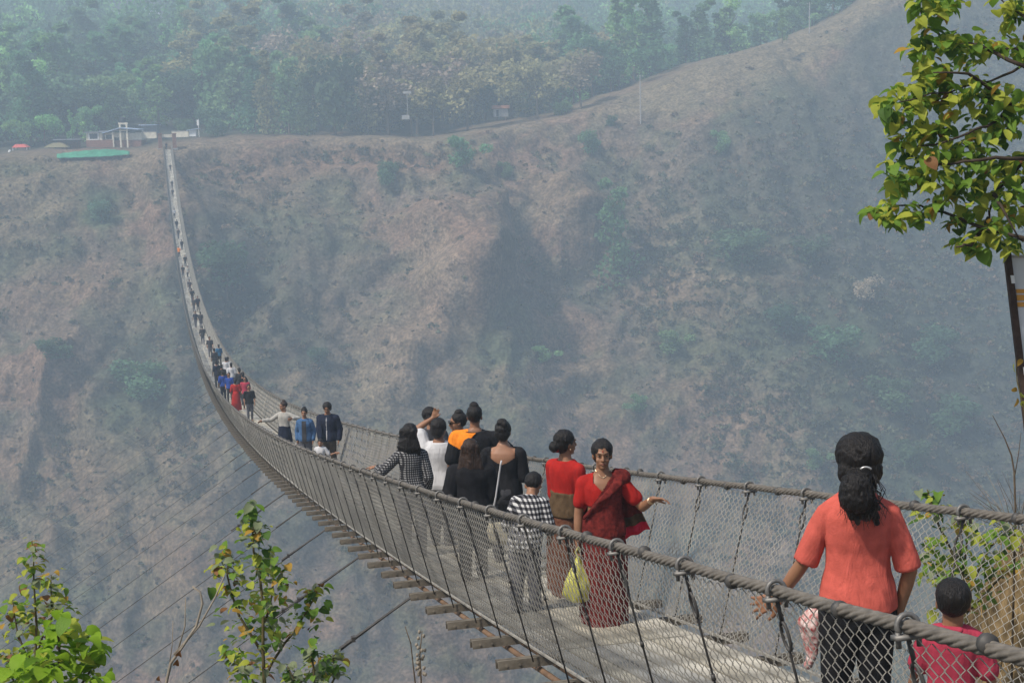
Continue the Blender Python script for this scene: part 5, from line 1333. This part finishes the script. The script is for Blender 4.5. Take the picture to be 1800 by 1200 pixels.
def sapling(label, stems, depth, n, size, palette, seed, name='sapling', spread=.10, m=None, parts=200, t0=0.0, r0=.012, extra_pts=()):
    """stems: pixel polylines from the ground up; leaves set along them"""
    b = at(stems[0][0][0], stems[0][0][1], depth); gz = float(near_z(b.x, b.y))
    root = thing(name, label, 'sapling' if name == 'sapling' else name.replace('_', ' '), (b.x, b.y, gz)); o3 = Vector((b.x, b.y, gz)); rg = random.Random(seed); pts = []
    for si, st in enumerate(stems):
        P = [at(x, y, depth + .12*si) - o3 for x, y in st]
        if si == 0: P = [Vector((P[0].x, P[0].y, -.15))] + P
        L = []
        for i in range(len(P) - 1):
            for t in (0, .5): L.append(P[i].lerp(P[i+1], t) + Vector((rg.uniform(-.008, .008), rg.uniform(-.01, .01), 0)))
        L.append(P[-1]); k = len(L)
        g = Geo(); g.tube(L, [r0*(1 - .8*j/k)*(1 if si == 0 else .6) for j in range(k)], 6); g.obj('stem', m or M_stem, root, True)
        vis = P[1:] if si == 0 else P
        for j in range(int(n[si] if hasattr(n, '__len__') else n)):
            t = t0 + (1-t0)*rg.random()**.85; u = t*(len(vis)-1); i = min(int(u), len(vis)-2); p = vis[i].lerp(vis[i+1], u - i); a = rg.uniform(0, 2*PI)
            sp = spread*(1.25 - .9*t)*rg.random(); pts.append((p + Vector((math.cos(a)*sp, math.sin(a)*sp, rg.uniform(-.03, .03))), (math.cos(a)*.5, math.sin(a)*.5, 0)))
    for x, y, r, k in extra_pts:
        for j in range(k):
            a = rg.uniform(0, 2*PI); q = r*math.sqrt(rg.random()); pts.append((at(x + q*math.cos(a), y + q*math.sin(a), depth + rg.uniform(-.12, .12)) - o3, (0, 0, 0)))
    rg.shuffle(pts)
    spray(root, pts, size, palette, parts, seed + 1, droop=.5)
    return root
sapling('tall slender sapling with sparse yellowing leaves in front of the wind ties', [[(468, 1330), (462, 1200), (462, 1080), (452, 1000), (445, 940), (440, 890)], [(462, 1150), (420, 1080), (400, 1010), (398, 960)], [(462, 1200), (500, 1130), (530, 1090), (548, 1055), (555, 1030)], [(460, 1110), (480, 1040), (478, 970)], [(466, 1260), (440, 1190), (395, 1140)], [(466, 1250), (540, 1190), (590, 1150)]], 7.0, (230, 140, 120, 120, 110, 120), .052,
        [('grey_green', 3), ('green', 3.2), ('yellow_green', 3), ('ochre', 1.0), ('brown', .4), ('deep_green', 1.5)], 51, spread=.17, r0=.013, parts=280)
sapling('sapling with yellow and green leaves at the lower left behind the lime green plant', [[(70, 1330), (66, 1200), (62, 1100), (60, 1020), (56, 950)], [(66, 1200), (30, 1110), (22, 1050)], [(64, 1150), (92, 1080), (90, 1010)], [(68, 1260), (20, 1190), (10, 1140)]], 7.6, (190, 110, 110, 130), .050, [('ochre', 1.2), ('yellow_green', 3.5), ('green', 3), ('brown', .4), ('grey_green', 1.5)], 61, spread=.17, parts=200)
sapling('low plant with big lime green leaves in the lower left corner', [[(120, 1330), (110, 1230), (105, 1150), (100, 1110)], [(112, 1240), (160, 1180), (165, 1130)], [(112, 1250), (60, 1190), (50, 1150)]], 5.2, (34, 28, 28), .068, [('lime', 5), ('green', 1.5), ('yellow_green', 1)], 71, 'leafy_plant', .08, parts=110, extra_pts=[(110, 1095, 26, 12), (140, 1110, 24, 12), (165, 1130, 20, 10), (90, 1130, 30, 16), (60, 1180, 38, 24), (120, 1190, 48, 34), (172, 1195, 20, 12), (30, 1190, 30, 20)])
sapling('grey green bushy shoot beside the foot of the slender sapling', [[(560, 1330), (556, 1230), (552, 1170), (548, 1130)], [(556, 1240), (590, 1190), (585, 1150)], [(556, 1240), (520, 1200), (505, 1170)]], 6.6, (70, 60, 60), .044, [('grey_green', 4), ('green', 2), ('deep_green', 2), ('yellow_green', .6)], 81, 'shrub', .10, parts=60)
# bare twigs at the lower left
b = at(300, 1330, 6.4); gz = float(near_z(b.x, b.y)); o3 = Vector((b.x, b.y, gz)); tw = thing('bare_shrub', 'pale leafless branching twigs between the two leafy saplings', 'shrub', o3)
for st, r in (([(298, 1400), (292, 1200), (300, 1165), (318, 1140), (345, 1100), (356, 1060), (352, 1040), (338, 1030)], .009), ([(306, 1150), (350, 1100), (378, 1050), (395, 1010)], .006), ([(312, 1145), (325, 1100), (326, 1050)], .004), ([(296, 1180), (303, 1130), (304, 1090)], .003)):
    g = Geo(); P = [at(x, y, 6.4) - o3 for x, y in st]; g.tube(P, [r*(1 - .6*k/len(P)) for k in range(len(P))], 6); g.obj('twig', M_paletwig, tw, True)
for x, y in ((314, 1152), (308, 1168), (282, 1196)):
    o = link('leaf', LEAF['brown'][1], tw, at(x, y, 6.38) - o3, (2.6, .3, x)); o.scale = (.035,)*3
# thin flowering stalk below the bridge
b = at(742, 1340, 7.4); gz = float(near_z(b.x, b.y)); o3 = Vector((b.x, b.y, gz)); tw = thing('dry_stalk', 'thin dry flowering stalk with pale tufts under the bridge', 'plant', o3)
g = Geo(); g.tube([at(x, y, 7.4) - o3 for x, y in ((745, 1500), (742, 1230), (738, 1150), (742, 1108))], [.006, .005, .004, .002], 5); g.obj('stem', M_twig, tw, True)
g = Geo(); g.tube([at(x, y, 7.5) - o3 for x, y in ((732, 1400), (730, 1200), (722, 1130), (712, 1100))], [.004, .004, .003, .002], 5); g.obj('stem', M_twig, tw, True)
rg = random.Random(6)
for k in range(22):
    y = 1108 + 95*rg.random(); g = Geo(); c = at(740 + rg.uniform(-8, 8), y, 7.4 + rg.uniform(-.03, .03)) - o3
    if k < 22: g.ell(c, (.009, .009, .011), None, 7, 5); g.obj('tuft', M_paletwig, tw)
# bush behind the right rope
BD = 9.4
sapling('yellow green leafy bush growing behind the right rope', [[(1700, 1120), (1690, 1010), (1650, 920), (1630, 860)], [(1695, 1050), (1740, 960), (1775, 930)], [(1695, 1040), (1700, 940), (1692, 905)], [(1697, 1080), (1650, 1010), (1625, 950)], [(1698, 1080), (1760, 1010), (1790, 985)]], BD, (50, 50, 46, 50, 46), .085, [('green', 4), ('yellow_green', 4), ('deep_green', 2.5), ('grey_green', 2), ('ochre', .6)], 91, 'bush', .22, parts=170, r0=.016,
        extra_pts=[(1640, 890, 30, 14), (1660, 985, 40, 24), (1745, 945, 40, 26), (1690, 1020, 50, 24)])
# dry grey brush and bare twig on the right edge
b = at(1785, 960, 10.2); o3 = Vector((b.x, b.y, float(near_z(b.x, b.y)))); tw = thing('dry_brush', 'dry grey brown brush behind the right rope at the edge', 'brush', o3); rg = random.Random(9)
for k in range(30):
    g = Geo(); a = at(1790 + rg.uniform(-10, 25), 930, 10.2 + rg.uniform(-.2, .2)) - o3; e = at(1790 + rg.uniform(-95, 40), 848 + rg.uniform(-30, 75), 10.2 + rg.uniform(-.3, .3)) - o3
    a.z = min(a.z, .2); g.tube([a, a.lerp(e, .55) + Vector((0, 0, .06)), e], [.003, .0025, .001], 4); g.obj('twig', M_twig if k % 3 == 0 else M_paletwig, tw)
b = at(1788, 1000, 9.6); o3 = Vector((b.x, b.y, float(near_z(b.x, b.y)))); tw = thing('bare_sapling', 'thin bare sapling rising above the right rope near the sign post', 'sapling', o3)
g = Geo(); g.tube([Vector((0, 0, -.1))] + [at(x, y, 9.6) - o3 for x, y in ((1785, 900), (1783, 830), (1778, 800), (1766, 770), (1745, 730))], [.008, .007, .006, .005, .004, .002], 6); g.obj('stem', M_twig, tw, True)
g = Geo(); g.tube([at(x, y, 9.6) - o3 for x, y in ((1783, 840), (1790, 800), (1795, 760))], [.004, .003, .0015], 5); g.obj('twig', M_twig, tw, True)
# small leaves beside the post
b = at(1815, 900, 9.0); o3 = Vector((b.x, b.y, float(near_z(b.x, b.y)))); pl = thing('climbing_plant', 'few yellow leaves growing beside the sign post', 'plant', o3)
g = Geo(); g.tube([Vector((0, 0, -.1))] + [at(x, y, 9.0) - o3 for x, y in ((1812, 820), (1800, 720), (1788, 670), (1785, 630))], [.008, .007, .005, .004, .002], 5); g.obj('stem', M_stem, pl, True)
for k, (x, y) in enumerate(((1788, 700), (1795, 690), (1786, 680), (1783, 640), (1790, 632), (1797, 705))):
    o = link('leaf', LEAF['yellow_green' if k % 2 else 'ochre'][k % 3], pl, at(x, y, 8.98) - o3, (rg.uniform(-2.2, -.8), rg.uniform(-.5, .5), rg.uniform(0, 6))); o.scale = (.06,)*3
# sign board on a leaning rusty post
PD = 9.3
b = at(1836, 930, PD); o3 = Vector((b.x, b.y, float(near_z(b.x, b.y)))); sg = thing('sign_board', 'white sign board with orange lines of writing on a leaning rusty post', 'sign', o3)
M_rust = mat('rusty_dark_steel', (.045, .028, .020), .8, .3, .4, 16, bump=.4, bscale=50)
M_board = mat('weathered_white_board', (.62, .64, .64), .6, .3, .1, 4)
M_orangep = mat('orange_sign_paint', (.62, .30, .05), .6, .3, .12, 8)
R3 = Matrix((CR, CF, CU)).transposed()
def quadbox(x0, y0, x1, y1, lean, dep, th):
    a = [at(x0 , y0, dep), at(x1, y0, dep), at(x1 + lean, y1, dep), at(x0 + lean, y1, dep)]
    bk = [p + CF*th for p in a]; v = [p - o3 for p in a + bk]
    g = Geo(); g.add(v, [(3,2,1,0),(4,5,6,7),(0,1,5,4),(1,2,6,5),(2,3,7,6),(3,0,4,7)]); return g
g = quadbox(1766, 440, 1777, 760, 38, PD, .04); g.obj('post', M_rust, sg); 
g = Geo(); g.tube([at(1809, 750, PD + .02) - o3, Vector((0, 0, -.2))], .02, 6); g.obj('post', M_rust, sg)
quadbox(1778, 452, 2050, 640, 22, PD + .02, .012).obj('board', M_board, sg)
quadbox(1776, 448, 2052, 453, 1, PD + .01, .03).obj('frame', M_steel, sg)
for k, (ya, yb) in enumerate(((508, 515), (518, 528), (531, 539))):
    quadbox(1786 + k, ya, 1990, yb, 1, PD + .012, .006).obj('lettering', M_orangep, sg)
for x, y in ((1777, 484), (1799, 645)): quadbox(x, y, x + 6, y + 14, 2, PD - .01, .03).obj('clip', M_wht, sg)
# grass on the bank behind the right rope
rng = np.random.default_rng(17); n = 9000
gx = rng.uniform(4.6, 13, n); gy = rng.uniform(-1, 15, n); gz = near_z(gx, gy); hgt = .12 + .28*rng.random(n)**2
dx = rng.normal(0, .10, n); dy = rng.normal(0, .10, n); w = .004 + .004*rng.random(n); an_ = rng.uniform(0, PI, n)
ca, sa = np.cos(an_)*w, np.sin(an_)*w
v = np.stack([np.stack([gx - ca, gy - sa, gz - .02], 1), np.stack([gx + ca, gy + sa, gz - .02], 1), np.stack([gx + dx*.5 + ca*.7, gy + dy*.5 + sa*.7, gz + hgt*.6], 1), np.stack([gx + dx*.5 - ca*.7, gy + dy*.5 - sa*.7, gz + hgt*.6], 1), np.stack([gx + dx*1.6, gy + dy*1.6, gz + hgt], 1)], 1).reshape(-1, 3)
f1 = np.arange(n)[:, None]*5 + np.array((0, 1, 2, 3)); f2 = np.arange(n)[:, None]*5 + np.array((3, 2, 4, 4))
fc = [tuple(q) for q in f1.tolist()] + [tuple(q[:3]) for q in f2.tolist()]
cc = np.repeat((np.array((.36, .25, .11))*(.6 + .7*rng.random((n, 1)))), 5, 0)/.1
tag(link('dry_grass', mesh_from('dry_grass', v, fc, [M_forest], cols=cc)), 'dry ochre grass on the bank behind the right rope', 'grass', kind='stuff')
bpy.data.scenes.remove(TMP)
